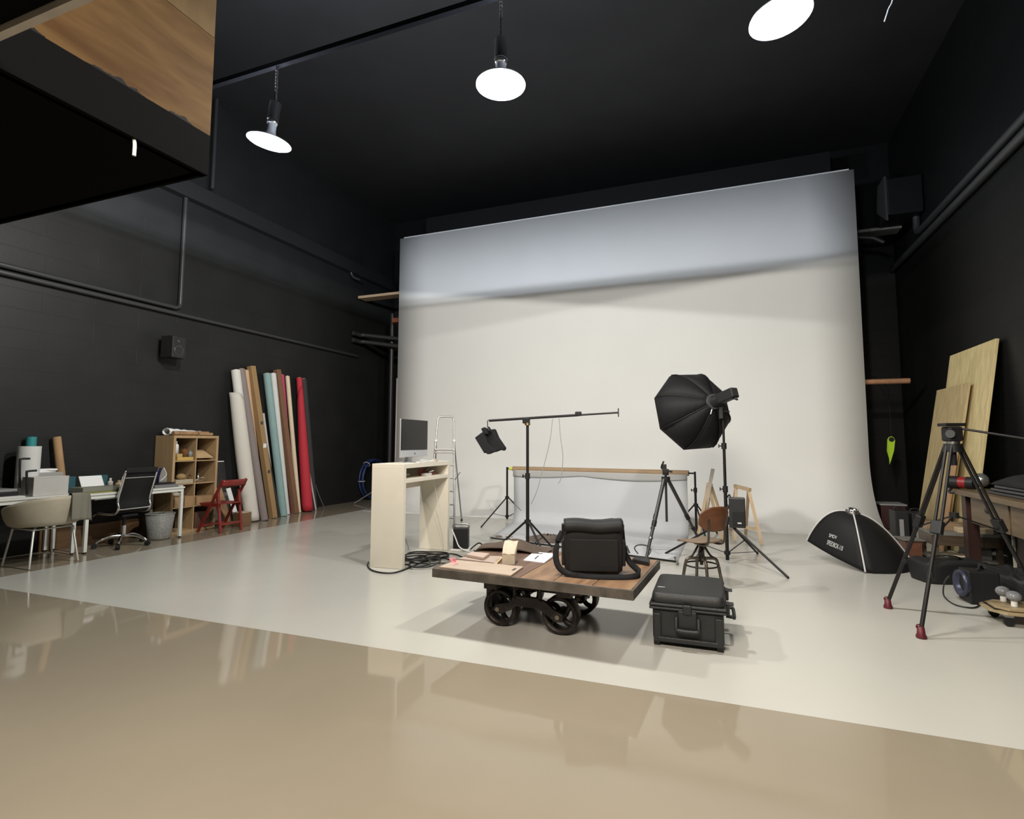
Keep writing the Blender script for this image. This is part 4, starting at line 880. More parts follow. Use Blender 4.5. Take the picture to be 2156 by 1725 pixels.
br_ = thing('paper_backdrop', 'low light grey paper backdrop hanging from a cardboard core and sweeping onto the floor', 'backdrop', tuple(SL + ax * 1.6))
MB().cyl(tl, tr, 0.042, n=20).build('core_tube', mat('core_brown', (0.33, 0.225, 0.13), 0.7, var=0.06), br_)
MB().cyl(tl - ax * 0.07, tl, 0.028, n=14).build('yellow_tape', mat('yellow_tape', (0.62, 0.68, 0.08), 0.6), br_)
nv_ = Vector((ax.y, -ax.x, 0))      # towards the camera
pl_, pr_ = tl + ax * 0.02, tr - ax * 0.02
fl_l, fl_r = Vector((-3.16, 7.15, 0.006)), Vector((-0.54, 6.46, 0.006))
def paper(u, v):
    top = lerp(pl_, pr_, u); bt = Vector((top.x, top.y, 0)); ft = lerp(fl_l, fl_r, u)
    dd = (ft - bt); dd.z = 0; Lh = dd.length; d = dd / Lh
    R2 = 0.2; Hh = Zt - R2
    wv_ = 0.02 * math.sin(u * 7) * max(0, 0.35 - v)
    if v < 0.4: k = v / 0.4; p = bt + Vector((0, 0, Zt - 0.03 - k * (Hh - 0.03))) + d * (0.033 * (1 - k)); p += d * wv_ * (k * 3)
    elif v < 0.7: a = (v - 0.4) / 0.3 * PI / 2; p = bt + d * (R2 * (1 - math.cos(a))) + Vector((0, 0, 0.006 + R2 * (1 - math.sin(a))))
    else: k = (v - 0.7) / 0.3; p = bt + d * (R2 + (Lh - R2) * k) + Vector((0, 0, 0.006)); 
    if v > 0.985: p.z += 0.03
    return p
MB().grid(paper, 24, 66).build('paper_sheet', mat('grey_seamless', (0.55, 0.565, 0.59), 0.85, var=0.02, scale=2), br_, solid=0.0015)
MB().grid(lambda u, v: lerp(pl_, pr_, u) + nv_ * (0.038 + 0.004 * v) + Vector((0, 0, -0.02 - v * (0.07 + 0.05 * abs(math.sin(u * 5.2 + 0.9))))), 30, 4).build('top_flap', mat('grey_flap', (0.40, 0.40, 0.39), 0.85), br_, solid=0.0015)
cl_ = thing('spring_clamp', 'small clamp at the front right corner of the backdrop paper', 'clamp', tuple(onz(1426, 1186)))
MB().bar(onz(1421, 1174, 0.015), onz(1427, 1187, 0.015), 0.02, 0.012).build('jaw', BLACKM, cl_); MB().bar(onz(1422, 1172, 0.03), onz(1426, 1187, 0.03), 0.012, 0.01).build('jaw', ALU, cl_)
# small things on the paper
def blob(name, x, y, sc, m, label, cat, z=0.008):
    p = onz(x, y, z); return tag(MB().sphere((p.x, p.y, z + sc[2]), 1.0, 14, sc).build(name, m), label, cat)
blob('stone', 1050, 1131, (0.055, 0.035, 0.012), mat('brown_stone', (0.25, 0.19, 0.15), 0.8, var=0.2), 'flat brown stone on the backdrop paper left of the boom stand', 'stone')
blob('stone', 1072, 1131, (0.06, 0.035, 0.016), mat('pale_stone', (0.5, 0.44, 0.38), 0.8, var=0.15), 'flat pale stone on the backdrop paper next to the brown one', 'stone')
q1 = onz(1155, 1138, 0.01)
def rag(u, v):
    a = 2 * PI * u; r = (0.05 + 0.26 * v) * (1 + 0.22 * math.sin(3 * a + 1) + 0.1 * math.sin(5 * a))
    return (q1.x + r * math.cos(a) * 1.15, q1.y + r * math.sin(a) * 0.7, 0.012 + (1 - v) * 0.06 + 0.025 * abs(math.sin(4 * a + 6 * v)) * (1 - v * 0.8))
rg = MB().grid(rag, 44, 8, closed=True); tag(rg.build('crumpled_cloth', mat('taupe_cloth', (0.14, 0.11, 0.09), 0.9, var=0.15), solid=0.006), 'crumpled taupe cloth on the backdrop paper behind the camera bag', 'cloth')
# black device in a white tray
dvb = onz(971, 1158); dv_ = thing('battery_pack', 'black battery box with a pale strap standing in a white tray by the ladder', 'battery', (dvb.x, dvb.y, 0))
MB().box((dvb.x, dvb.y, 0.012), (0.24, 0.2, 0.022), 0.3).build('tray', WHITE, dv_, bevel=0.004)
MB().box((dvb.x, dvb.y, 0.15), (0.19, 0.13, 0.25), 0.3).build('body', BLACK, dv_, bevel=0.008)
MB().tube(spline([(dvb.x - 0.09, dvb.y - 0.08, 0.26), (dvb.x - 0.03, dvb.y - 0.1, 0.16), (dvb.x + 0.02, dvb.y - 0.1, 0.06), (dvb.x + 0.1, dvb.y - 0.1, 0.02), (dvb.x + 0.2, dvb.y - 0.14, 0.01)], 5), 0.008, 8).build('strap', PAPER, dv_)
MB().tube(spline([(dvb.x - 0.09, dvb.y - 0.04, 0.27), (dvb.x - 0.08, dvb.y - 0.04, 0.32), (dvb.x + 0.08, dvb.y + 0.02, 0.32), (dvb.x + 0.095, dvb.y + 0.02, 0.26)], 4), 0.01, 8).build('handle', ALU, dv_)
tag(MB().tube(spline([(dvb.x + 0.12, dvb.y + 0.02, 0.012), (dvb.x + 0.22, dvb.y + 0.05, 0.09), (dvb.x + 0.3, dvb.y, 0.06), (dvb.x + 0.28, dvb.y - 0.1, 0.012), (dvb.x + 0.2, dvb.y - 0.04, 0.012)], 5), 0.009, 6).build('short_cable', CABLE), 'short looped black cable on the floor right of the battery box', 'cable')

# --- industrial cart
ct = thing('platform_cart', 'old wooden platform cart on four cast iron wheels, used as a low table', 'cart', (-1.267, 4.017, 0), -0.059)
Mct = Matrix.LocRotScale(ct.location, ct.rotation_euler, None)
def W(x, y, z): return Mct @ Vector((x, y, z))
TOPZ = 0.44; TL, TD = 1.48, 0.97
WDARK = wood('cart_wood_dark', (0.11, 0.065, 0.045), (0.19, 0.115, 0.08), 'Y', 2.2, 9, 0.5)
WLIGHT = wood('cart_wood_light', (0.16, 0.09, 0.05), (0.30, 0.175, 0.095), 'Y', 2.0, 7, 0.42)
edges = [-0.725, -0.37, -0.045, 0.20, 0.47, 0.725]
for k in range(5):
    a, b = edges[k] + 0.002, edges[k + 1] - 0.002
    MB().box(((a + b) / 2, 0, TOPZ - 0.0225), (b - a, TD - 0.03, 0.045)).build('plank', WDARK if k < 2 else WLIGHT, ct, bevel=0.003, world=False)
ed = MB()
ed.box((0, -TD / 2 + 0.0075, TOPZ - 0.032), (TL, 0.015, 0.062)); ed.box((0, TD / 2 - 0.0075, TOPZ - 0.032), (TL, 0.015, 0.062))
ed.box((-TL / 2 + 0.0075, 0, TOPZ - 0.032), (0.015, TD - 0.03, 0.062)); ed.box((TL / 2 - 0.0075, 0, TOPZ - 0.032), (0.015, TD - 0.03, 0.062))
ed.build('edge_band', mat('edge_iron', (0.10, 0.086, 0.072), 0.55, 0.1, var=0.35, scale=10, bump=0.3), ct, bevel=0.002, world=False)
un = MB(); un.box((-0.30, 0, TOPZ - 0.085), (0.10, 0.82, 0.07)); un.box((0.25, 0, TOPZ - 0.085), (0.10, 0.82, 0.07))
un.box((-0.02, -0.12, TOPZ - 0.14), (0.62, 0.08, 0.06)); un.box((-0.02, 0.30, TOPZ - 0.14), (0.62, 0.08, 0.06))
un.build('under_frame', IRON, ct, world=False)
MB().box((-0.42, 0.02, 0.25), (0.05, 0.42, 0.26)).build('end_plate', IRON, ct, bevel=0.004, world=False)
WR = 0.132
for sy_ in (-0.155, 0.33):
    for sx_ in (-0.325, 0.145):
        w_ = MB(); My = Matrix.Rotation(PI / 2, 3, 'X')
        w_.lathe([(WR - 0.030, -0.05), (WR - 0.004, -0.055), (WR, -0.045), (WR, 0.045), (WR - 0.004, 0.055), (WR - 0.030, 0.05), (WR - 0.034, 0.0), (WR - 0.030, -0.05)], (sx_, sy_, WR + 0.002), 36, My)
        wo = w_.build('wheel', IRON, ct, world=False)
        sk = MB()
        for k in range(4):
            a = 2 * PI * k / 4 + 0.4 + sx_
            p0 = Vector((sx_ + 0.03 * math.cos(a), sy_, WR + 0.03 * math.sin(a))); p1 = Vector((sx_ + (WR - 0.02) * math.cos(a + 0.35), sy_, WR + (WR - 0.02) * math.sin(a + 0.35)))
            sk.tube(spline([p0, (p0 + p1) / 2 + Vector((0.012 * math.sin(a), 0, -0.012 * math.cos(a))), p1], 4), 0.02, 8)
        sk.build('spokes', IRON, wo, world=False)
        MB().cyl((sx_, sy_ - 0.055, WR), (sx_, sy_ + 0.055, WR), 0.042, n=20).build('hub', IRON, wo, world=False)
        MB().cyl((sx_, sy_ - 0.095, WR), (sx_, sy_ + 0.075, WR), 0.016, n=14).build('axle_cap', mat('worn_steel', (0.28, 0.23, 0.18), 0.4, 0.8), wo, world=False)
for sy_ in (-0.232, 0.41):
    fp = [(-0.325, WR), (-0.29, WR + 0.03), (-0.22, WR + 0.045), (-0.16, WR + 0.085), (-0.02, WR + 0.085), (0.04, WR + 0.065), (0.10, WR + 0.02), (0.145, WR)]
    MB().strap(spline([(a, sy_, z) for a, z in fp], 5), 0.075, 0.022, (0.0, 0, 1)).build('side_frame', IRON, ct, world=False) if False else None
    arch = [(-0.365, WR - 0.01), (-0.34, WR + 0.035), (-0.24, WR + 0.06), (-0.18, WR + 0.115), (0.0, WR + 0.115), (0.06, WR + 0.095), (0.13, WR + 0.045), (0.185, WR + 0.02), (0.185, WR - 0.03), (0.125, WR - 0.035), (0.05, WR + 0.015), (-0.01, WR + 0.04), (-0.17, WR + 0.04), (-0.22, WR + 0.005), (-0.30, WR - 0.03)]
    MB().prism(arch, sy_ - 0.014, sy_ + 0.014, lambda a, b, c: (a, c, b)).build('side_frame', IRON, ct, bevel=0.005, world=False)
    for px in (-0.19, 0.01):
        MB().cyl((px, sy_, WR + 0.10), (px, sy_, TOPZ - 0.05), 0.012, n=10).build('post', IRON, ct, world=False)
        MB().cyl((px, sy_ - 0.02, WR + 0.09), (px, sy_ + 0.02, WR + 0.09), 0.014, n=8).build('bolt', IRON, ct, world=False)

# --- things on the cart
TZ = TOPZ + 0.001
def quadslab(pxs, z0, th, fn=None):
    p = [onz(x, y, z0 + th) for x, y in pxs]; n = len(p)
    return MB().add([Vector((q.x, q.y, z0)) for q in p] + p, [tuple(range(n - 1, -1, -1)), tuple(range(n, 2 * n))] + [(i, (i + 1) % n, n + (i + 1) % n, n + i) for i in range(n)])
PB = mat('pale_board', (0.46, 0.37, 0.29), 0.6, var=0.06)
b1 = thing('long_board', 'long pale board with a slot handle at the front left corner of the cart', 'board', tuple(onz(1010, 1195, TZ)))
quadslab([(924, 1193), (962, 1179), (1102, 1193), (1076, 1211)], TZ, 0.012).build('panel', PB, b1, bevel=0.002)
quadslab([(1077, 1200.5), (1084, 1196.5), (1088, 1197.5), (1081, 1201.5)], TZ + 0.0115, 0.0015).build('slot', mat('slot_dark', (0.05, 0.035, 0.03), 0.8), b1)
tag(quadslab([(963, 1176), (990, 1170), (1056, 1171), (1043, 1185)], TZ, 0.012).build('pink_board', mat('pink_grey_board', (0.42, 0.33, 0.28), 0.6, var=0.06), bevel=0.002), 'pinkish flat board behind the long pale board on the cart', 'board')
tag(quadslab([(1040, 1186), (1054, 1171.5), (1059, 1173), (1046, 1187)], TZ, 0.010).build('wood_strip', PINE, bevel=0.002), 'narrow wood strip beside the pinkish flat board on the cart', 'board')
tag(quadslab([(981, 1167), (994, 1161.5), (1031, 1165), (1018, 1174)], TZ + 0.0135, 0.022).build('pink_slab', mat('pink_slab', (0.48, 0.37, 0.31), 0.6, var=0.05), bevel=0.004), 'thick pinkish slab lying on the pinkish flat board', 'slab')
nt_ = [onz(945.5, 1177, TZ + 0.025), onz(958, 1173.5, TZ + 0.055), onz(966, 1187, TZ + 0.014), onz(955, 1190, TZ + 0.014)]
tag(MB().grid(lambda u, v: lerp(lerp(nt_[0], nt_[1], u), lerp(nt_[3], nt_[2], u), v) + Vector((0, 0, -0.012 * math.sin(v * PI))), 6, 6).build('sticky_note', mat('pink_note', (0.75, 0.27, 0.30), 0.7), solid=0.0006), 'bright pink sticky note on the left corner of the long board', 'note')
# paper bag
pg = [onz(1057, 1190, TZ), onz(1084, 1190, TZ), onz(1099, 1182, TZ), onz(1072, 1181, TZ)]
bg_ = thing('paper_bag', 'folded cream paper bag with a slanted top standing on the cart', 'bag', tuple(pg[0]))
e1 = (pg[1] - pg[0]); e2 = Vector((-e1.y, e1.x, 0)).normalized() * 0.11; Z_ = Vector((0, 0, 1))
CRM = mat('cream_paper', (0.58, 0.50, 0.38), 0.8, var=0.05, bump=0.25, scale=25)
o_ = pg[0]
bb_ = [o_, o_ + e1, o_ + e1 + e2 * 1.3, o_ + e2 * 1.3]
f0, f1 = o_ + Z_ * 0.075, o_ + e1 + Z_ * 0.07
k0, k1 = o_ + e2 * 1.15 + e1 * 0.15 + Z_ * 0.145, o_ + e2 * 1.35 + e1 * 1.25 + Z_ * 0.135
MB().add(bb_ + [f0, f1, k1, k0], [(3, 2, 1, 0), (0, 1, 5, 4), (1, 2, 6, 5), (2, 3, 7, 6), (3, 0, 4, 7), (4, 5, 6, 7)]).build('body', CRM, bg_, bevel=0.004)
MB().grid(lambda u, v: lerp(lerp(f0, f1, u), lerp(k0, k1, u), v * 1.12) + Z_ * (0.004 + 0.012 * math.sin(v * PI) + 0.003 * math.sin(u * 9 + v * 5)), 10, 12).build('folded_flap', CRM, bg_, solid=0.003)
wc = thing('white_card', 'white card with a small black mark lying on the middle of the cart', 'card', tuple(onz(1135, 1173, TZ)))
quadslab([(1102, 1179.5), (1124, 1162), (1171, 1166), (1146, 1185)], TZ, 0.006).build('sheet', mat('bluish_paper', (0.72, 0.73, 0.78), 0.7), wc)
quadslab([(1125, 1176.5), (1133, 1170), (1135, 1170.5), (1127, 1177.5)], TZ + 0.006, 0.0012).build('mark', BLACK, wc)
# brown felt draped over the far left corner
fc_ = [W(-0.76, 0.24, 0), W(-0.30, 0.50, 0)]
def felt(u, v):
    x = -0.80 + 0.62 * u + 0.05 * v; y = 0.20 + 0.30 * v + 0.08 * u
    z = TZ + 0.006 + 0.075 * math.sin(min(1, u * 1.1) * PI) ** 0.8 * math.sin(min(1.0, v * 0.9 + 0.12) * PI) + 0.012 * math.sin(11 * u + 4 * v) * math.sin(v * PI)
    if x < -0.735: z -= (-0.735 - x) * 0.8
    return W(x, y, z)
tag(MB().grid(felt, 30, 20).build('brown_felt', mat('brown_felt', (0.085, 0.06, 0.045), 0.95, var=0.15, bump=0.4, scale=12), solid=0.008), 'folded brown felt cloth at the far left corner of the cart', 'cloth')
# camera bag
bgx = onz(1190, 1212, TZ); bgr = onz(1312, 1214, TZ)
cbag = thing('camera_bag', 'large black camera shoulder bag standing on the right half of the cart', 'bag', tuple((bgx + bgr) / 2))
bd = (bgr - bgx); BWd = bd.length; bd.normalize(); bn_ = Vector((-bd.y, bd.x, 0)); BH, BD = 0.355, 0.20
def bgp(a, b, z): return bgx + bd * a + bn_ * b + Vector((0, 0, z))
def bag(u, v):
    # superellipse section, slightly bulged
    a = 2 * PI * u; c, s_ = math.cos(a), math.sin(a); n = 0.35
    sx_ = math.copysign(abs(c) ** n, c); sy_ = math.copysign(abs(s_) ** n, s_)
    bulge = 1 + 0.05 * math.sin(v * PI)
    ed_ = min(1, 8 * min(v, 1 - v) + 0.86)
    z = BH * v + (0.012 * math.sin(u * 12.6) if v > 0.9 else 0)
    return bgp(BWd / 2 + sx_ * BWd / 2 * bulge * ed_, BD / 2 + sy_ * BD / 2 * bulge * ed_, 0.004 + z)
mb = MB().grid(bag, 64, 14, closed=True)
n_ = len(mb.v); mb.f.append(list(range(n_ - 64, n_))); mb.sm.append(False); mb.f.append(list(range(63, -1, -1))); mb.sm.append(False)
mb.build('body', NYLON, cbag)
MB().grid(lambda u, v: bgp(BWd * (-0.015 + 1.03 * u), -0.012 + (BD + 0.02) * min(1, v * 1.5) if v < 0.667 else BD + 0.008, 0) * 0 + bgp(BWd * (-0.015 + 1.03 * u), [BD + 0.006, BD * 0.6, BD * 0.2, -0.012, -0.017, -0.018][min(5, round(v * 5))], [BH - 0.02, BH + 0.014, BH + 0.014, BH + 0.004, BH - 0.025, BH - 0.052][min(5, round(v * 5))] + 0.006 * math.sin(u * 8)), 16, 5).build('top_flap', NYLON, cbag, solid=0.008)
MB().box(bgp(BWd / 2, -0.014, BH * 0.40), (BWd * 0.84, 0.014, BH * 0.62), math.atan2(bd.y, bd.x)).build('front_pocket', NYLON, cbag, bevel=0.006)
for a in (-0.012, BWd + 0.012):
    MB().box(bgp(a, BD * 0.5, BH - 0.05), (0.02, 0.045, 0.07), math.atan2(bd.y, bd.x)).build('strap_ring', BLACKM, cbag, bevel=0.004)
    MB().box(bgp(a, BD * 0.45, BH * 0.42), (0.022, 0.12, 0.18), math.atan2(bd.y, bd.x)).build('side_pocket', NYLON, cbag, bevel=0.008)
MB().strap(spline([bgp(-0.015, 0.09, BH - 0.07), bgp(-0.05, 0.07, 0.22), bgp(-0.065, 0.03, 0.13), bgp(-0.045, -0.005, 0.06), bgp(0.01, -0.03, 0.022), bgp(0.08, -0.055, 0.01)], 6), 0.042, 0.006, (0.15, 0.4, 0.9)).build('shoulder_strap', FABRIC, cbag)
stp = [bgp(0.05, -0.04, 0.012), bgp(0.16, -0.075, 0.010), bgp(BWd * 0.7, -0.09, 0.010), bgp(BWd + 0.04, -0.075, 0.012), bgp(BWd + 0.105, -0.02, 0.02), bgp(BWd + 0.11, 0.05, 0.03), bgp(BWd + 0.06, 0.10, 0.075), bgp(BWd + 0.03, 0.11, 0.15), bgp(BWd + 0.015, 0.11, BH - 0.06)]
MB().strap(spline(stp, 7), 0.042, 0.012, (0.0, 0.62, 0.78)).build('shoulder_strap', FABRIC, cbag)
MB().cyl(bgp(BWd + 0.03, 0.04, 0.20), bgp(BWd + 0.05, 0.03, 0.15), 0.007, n=8).build('buckle', CHROME, cbag)
# black power box with cable
pbx = thing('power_box', 'small flat black box at the far right corner of the cart', 'box', tuple(onz(1350, 1186, TZ)))
quadslab([(1331, 1177), (1337, 1171), (1368, 1176), (1366, 1184)], TZ, 0.03).build('body', BLACK, pbx, bevel=0.004)
c1 = onz(1345, 1178, TZ)
tag(MB().tube(spline([c1 + Vector((-0.01, 0.03, 0.036)), c1 + Vector((-0.04, 0.05, 0.075)), c1 + Vector((-0.01, 0.06, 0.1)), c1 + Vector((0.06, 0.05, 0.10)), c1 + Vector((0.09, 0.03, 0.07)), c1 + Vector((0.075, 0.01, 0.036))], 5), 0.005, 6).build('cable_loop', CABLE), 'thin black cable loop standing up from the small flat black box', 'cable')

# --- photo tripod behind the cart
tp = thing('camera_tripod', 'black camera tripod with a ball head standing behind the cart', 'tripod', (-0.66, 6.55, 0))
TC = Vector((-0.655, 6.60, 0)); ap = Vector((TC.x, TC.y, 0.93))
CARB = mat('carbon_black', (0.03, 0.03, 0.032), 0.35)
feet = [onz(1357, 1196), onz(1482, 1158), Vector((-0.95, 7.15, 0))]
for k, f in enumerate(feet):
    d = (f - ap); f = f + Vector((0, 0, 0.012))
    a0 = ap + Vector((d.x, d.y, 0)).normalized() * 0.045
    MB().cyl(a0, lerp(a0, f, 0.52), 0.022, n=12).build('leg', CARB, tp)
    lg = MB().cyl(lerp(a0, f, 0.52), f, 0.017, n=12).build('lower_leg', CARB, tp)
    MB().cyl(lerp(a0, f, 0.49), lerp(a0, f, 0.55), 0.027, n=12).build('leg_lock', BLACK, tp)
    MB().cyl(lerp(a0, f, 0.68), lerp(a0, f, 0.70), 0.026, n=12).build('leg_lock', CHROME if k == 0 else BLACK, tp)
    MB().sphere(f + Vector((0, 0, 0.004)), 0.016).build('foot', BLACK, tp)
MB().cyl((TC.x, TC.y, 0.44), (TC.x, TC.y, 1.0), 0.014, n=12).build('centre_column', CARB, tp)
MB().cyl((TC.x, TC.y, 0.90), (TC.x, TC.y, 0.96), 0.05, n=16).build('spider', BLACK, tp, bevel=0.006)
hd = MB(); hd.box((TC.x, TC.y, 1.025), (0.07, 0.06, 0.05)); hd.cyl((TC.x, TC.y, 0.98), (TC.x, TC.y, 1.0), 0.035, n=16); hd.box((TC.x - 0.02, TC.y, 1.075), (0.06, 0.05, 0.06))
hd.build('head', BLACK, tp, bevel=0.006)
MB().bar((TC.x - 0.05, TC.y, 1.06), (TC.x - 0.02, TC.y, 1.14), 0.05, 0.018).build('mount_plate', BLACK, tp, bevel=0.003)
MB().cyl((TC.x + 0.03, TC.y - 0.03, 1.03), (TC.x + 0.08, TC.y - 0.03, 1.02), 0.012, n=10).build('knob', BLACK, tp)
# ================================================================== RIGHT SIDE
# --- octagonal softbox on a stand
OB = Vector((-0.005, 6.66, 0))
os_ = leg_stand('light_stand', 'tall black light stand carrying the octagonal softbox, behind the swivel chair', OB, 1.76, 0.76, 0.46, 0.12, (-0.74, 2.75, 1.1), 0.02, collars=(0.83, 1.32))
fl_c = onY(1505, 845, 6.62)
ob = thing('octagon_softbox', 'black octagonal softbox with its flash head on the tall light stand', 'softbox', tuple(fl_c))
axd = Vector((-math.sin(math.radians(38)), math.cos(math.radians(38)), -0.2)).normalized()
side = axd.cross(Vector((0, 0, 1))).normalized(); upv = side.cross(axd)
tipc = fl_c + axd * 0.03; rimR, depth = 0.50, 0.42
SBF = mat('softbox_fabric', (0.010, 0.010, 0.0108), 0.65, bump=0.15, scale=15, bscale=12, spec=0.2)
def octp(k, r, d): 
    a = 2 * PI * k / 8 + PI / 8 + 0.06
    return tipc + axd * d + (side * math.cos(a) + upv * math.sin(a)) * r
sec = [(0.075, 0.0), (0.14, 0.028), (0.22, 0.072), (0.30, 0.125), (0.37, 0.185), (0.43, 0.255), (0.475, 0.335), (rimR, depth), (rimR, depth + 0.05)]
def ocp(kf, jf, k, u):
    r, d = sec[round(jf)]
    return lerp(octp(k, r, d), octp(k + 1, r, d), u)
MB().panels(ocp, 8, len(sec) - 1, 2).build('cover', SBF, ob, solid=0.006)
cone2 = MB(); cone2.add([octp(k, rimR * 0.985, depth + 0.02) for k in range(8)], [tuple(range(8))]); cone2.build('diffuser', PAPER, ob, solid=0.004)
for k in range(8): MB().tube([octp(k, r + 0.006, d) for r, d in sec[:-1]], 0.006, 6).build('rib', BLACKM, ob)
MB().cyl(tipc - axd * 0.02, tipc + axd * 0.03, 0.092, n=24).build('speed_ring', mat('ring_grey', (0.18, 0.18, 0.185), 0.35, 0.7), ob)
hd_ = Vector((math.sin(math.radians(62)), -math.cos(math.radians(62)), 0.30)).normalized()
fh = thing('studio_strobe', 'black studio strobe pointing into the octagonal softbox', 'flash', tuple(fl_c))
p0 = tipc - axd * 0.025; p1 = onY(1548, 826, 6.42)
d0 = (p1 - p0).normalized()
MB().cyl(p0, p0 + d0 * 0.09, 0.07, 0.062, n=22).build('head_front', BLACK, fh)
MB().bar(p0 + d0 * 0.08, p1, 0.105, 0.115).build('body', BLACK, fh, bevel=0.012)
MB().bar(p1 - d0 * 0.012, p1 + d0 * 0.002, 0.09, 0.09).build('rear_panel', mat('panel_dark', (0.03, 0.03, 0.03), 0.3), fh, bevel=0.004)
MB().cyl(p1 + Vector((-0.03, 0, -0.06)), p1 + Vector((0.02, -0.03, -0.085)), 0.012, n=10).build('grip', BLACK, fh)
MB().cyl(p0 + Vector((-0.02, 0, -0.06)), p0 + Vector((-0.045, -0.02, -0.15)), 0.009, n=10).build('lever', ALU, fh)
MB().box((OB.x - 0.02, OB.y - 0.02, 1.70), (0.05, 0.05, 0.14)).build('tilt_bracket', BLACK, fh, bevel=0.008)
MB().cyl((OB.x + 0.01, OB.y - 0.03, 1.72), (OB.x + 0.07, OB.y - 0.05, 1.71), 0.01, n=8).build('tilt_lever', BLACK, fh)
# power pack hung on the stand
pp = onY(1552, 1079, 6.60)
pk = thing('power_pack', 'black battery power pack strapped to the right side of the light stand', 'battery', (pp.x, 6.60, pp.z - 0.17))
MB().box((pp.x, 6.60, pp.z), (0.17, 0.12, 0.33)).build('body', mat('pack_black', (0.022, 0.023, 0.025), 0.4), pk, bevel=0.012)
MB().box((pp.x + 0.01, 6.537, pp.z - 0.06), (0.12, 0.01, 0.15)).build('control_panel', BLACK, pk, bevel=0.002)
MB().box((pp.x + 0.02, 6.531, pp.z - 0.11), (0.04, 0.004, 0.016)).build('display', mat('display_white', (0.5, 0.5, 0.5), 0.5), pk)
MB().tube(spline([(pp.x - 0.06, 6.60, pp.z + 0.15), (pp.x - 0.075, 6.62, pp.z + 0.19), (OB.x + 0.02, 6.64, pp.z + 0.16)], 4), 0.008, 8).build('strap', BLACK, pk)
MB().tube(spline([(pp.x - 0.085, 6.58, pp.z + 0.08), (pp.x - 0.11, 6.56, pp.z + 0.0), (pp.x - 0.085, 6.57, pp.z - 0.1)], 4), 0.012, 8).build('grip', BLACK, pk)

# --- wooden swivel chair
sx, sy = onY(1478, 1215, 5.62).x, 5.62
sc_ = thing('swivel_chair', 'wooden workshop swivel chair with a curved plywood back, behind the black case', 'chair', (sx, sy, 0))
SEATW = wood('seat_plywood', (0.16, 0.108, 0.066), (0.25, 0.17, 0.11), 'X', 2.0, 8, 0.45)
BACKW = wood('back_plywood', (0.11, 0.042, 0.017), (0.165, 0.064, 0.027), 'Y', 2.0, 8, 0.4)
TUBE = mat('chair_steel', (0.13, 0.11, 0.09), 0.35, 0.8, var=0.3, scale=12)
DKS = mat('chair_dark_steel', (0.03, 0.027, 0.025), 0.4, 0.6, var=0.3, scale=12)
rz = -0.72; Ms = Matrix.Rotation(rz, 3, 'Z'); S0 = Vector((sx, sy, 0))
def sp2(x, y, z): return S0 + Ms @ (Vector((x, y, z)) * 0.92)     # front of the chair is -X
def seat(u, v):
    a = 2 * PI * u; r = v; n = 0.62
    c, s_ = math.cos(a), math.sin(a)
    x = 0.205 * r * math.copysign(abs(c) ** n, c); y = 0.195 * r * math.copysign(abs(s_) ** n, s_)
    z = 0.455 + 0.022 * (x / 0.2) ** 2 * (1 if x > 0 else 0.3) - 0.018 * (1 - (y / 0.2) ** 2) - (0.03 * max(0, -x - 0.12) / 0.09 if x < -0.12 else 0)
    return sp2(x - 0.02, y, z)
MB().grid(seat, 36, 8, closed=True).build('seat', SEATW, sc_, solid=0.014)
def backr(u, v):
    a = (u - 0.5) * 2; b = (v - 0.5) * 2
    k = 1 - 0.28 * abs(a) ** 5
    y = 0.205 * a; z = 0.70 + 0.125 * b * (1 - 0.6 * abs(a) ** 3.5)
    x = 0.235 - 0.06 * a * a + 0.01 * b
    return sp2(x, y, z)
MB().grid(backr, 24, 10).build('backrest', BACKW, sc_, solid=0.012)
for s_ in (-1, 1):
    MB().tube(spline([sp2(0.02, s_ * 0.10, 0.435), sp2(0.15, s_ * 0.11, 0.43), sp2(0.205, s_ * 0.115, 0.47), sp2(0.215, s_ * 0.115, 0.58), sp2(0.222, s_ * 0.115, 0.70)], 5), 0.011, 10).build('back_tube', TUBE, sc_)
    MB().sphere(sp2(0.212, s_ * 0.115, 0.70), 0.014).build('rivet', TUBE, sc_)
MB().cyl(sp2(0, 0, 0.20), sp2(0, 0, 0.43), 0.017, n=14).build('spindle', DKS, sc_)
MB().cyl(sp2(0, 0, 0.24), sp2(0, 0, 0.34), 0.028, n=14).build('spindle_sleeve', DKS, sc_)
MB().cyl(sp2(0, 0, 0.415), sp2(0, 0, 0.438), 0.07, n=18).build('seat_plate', DKS, sc_)
for k in range(4):
    a = PI / 4 + PI / 2 * k + 0.25; c, s_ = math.cos(a), math.sin(a)
    MB().tube(spline([sp2(c * 0.03, s_ * 0.03, 0.40), sp2(c * 0.09, s_ * 0.09, 0.30), sp2(c * 0.15, s_ * 0.15, 0.26)], 4), 0.01, 8).build('brace', DKS, sc_)
    MB().tube(spline([sp2(c * 0.03, s_ * 0.03, 0.265), sp2(c * 0.13, s_ * 0.13, 0.265), sp2(c * 0.165, s_ * 0.165, 0.22), sp2(c * 0.205, s_ * 0.205, 0.014)], 4), 0.015, 10).build('leg', TUBE, sc_)
    MB().cyl(sp2(c * 0.206, s_ * 0.206, 0.0), sp2(c * 0.206, s_ * 0.206, 0.02), 0.018, n=10).build('foot', BLACK, sc_)
MB().tube([sp2(0.168 * math.cos(b), 0.168 * math.sin(b), 0.20) for b in [2 * PI * i / 32 for i in range(32)]], 0.008, 8, closed=True).build('foot_ring', DKS, sc_)

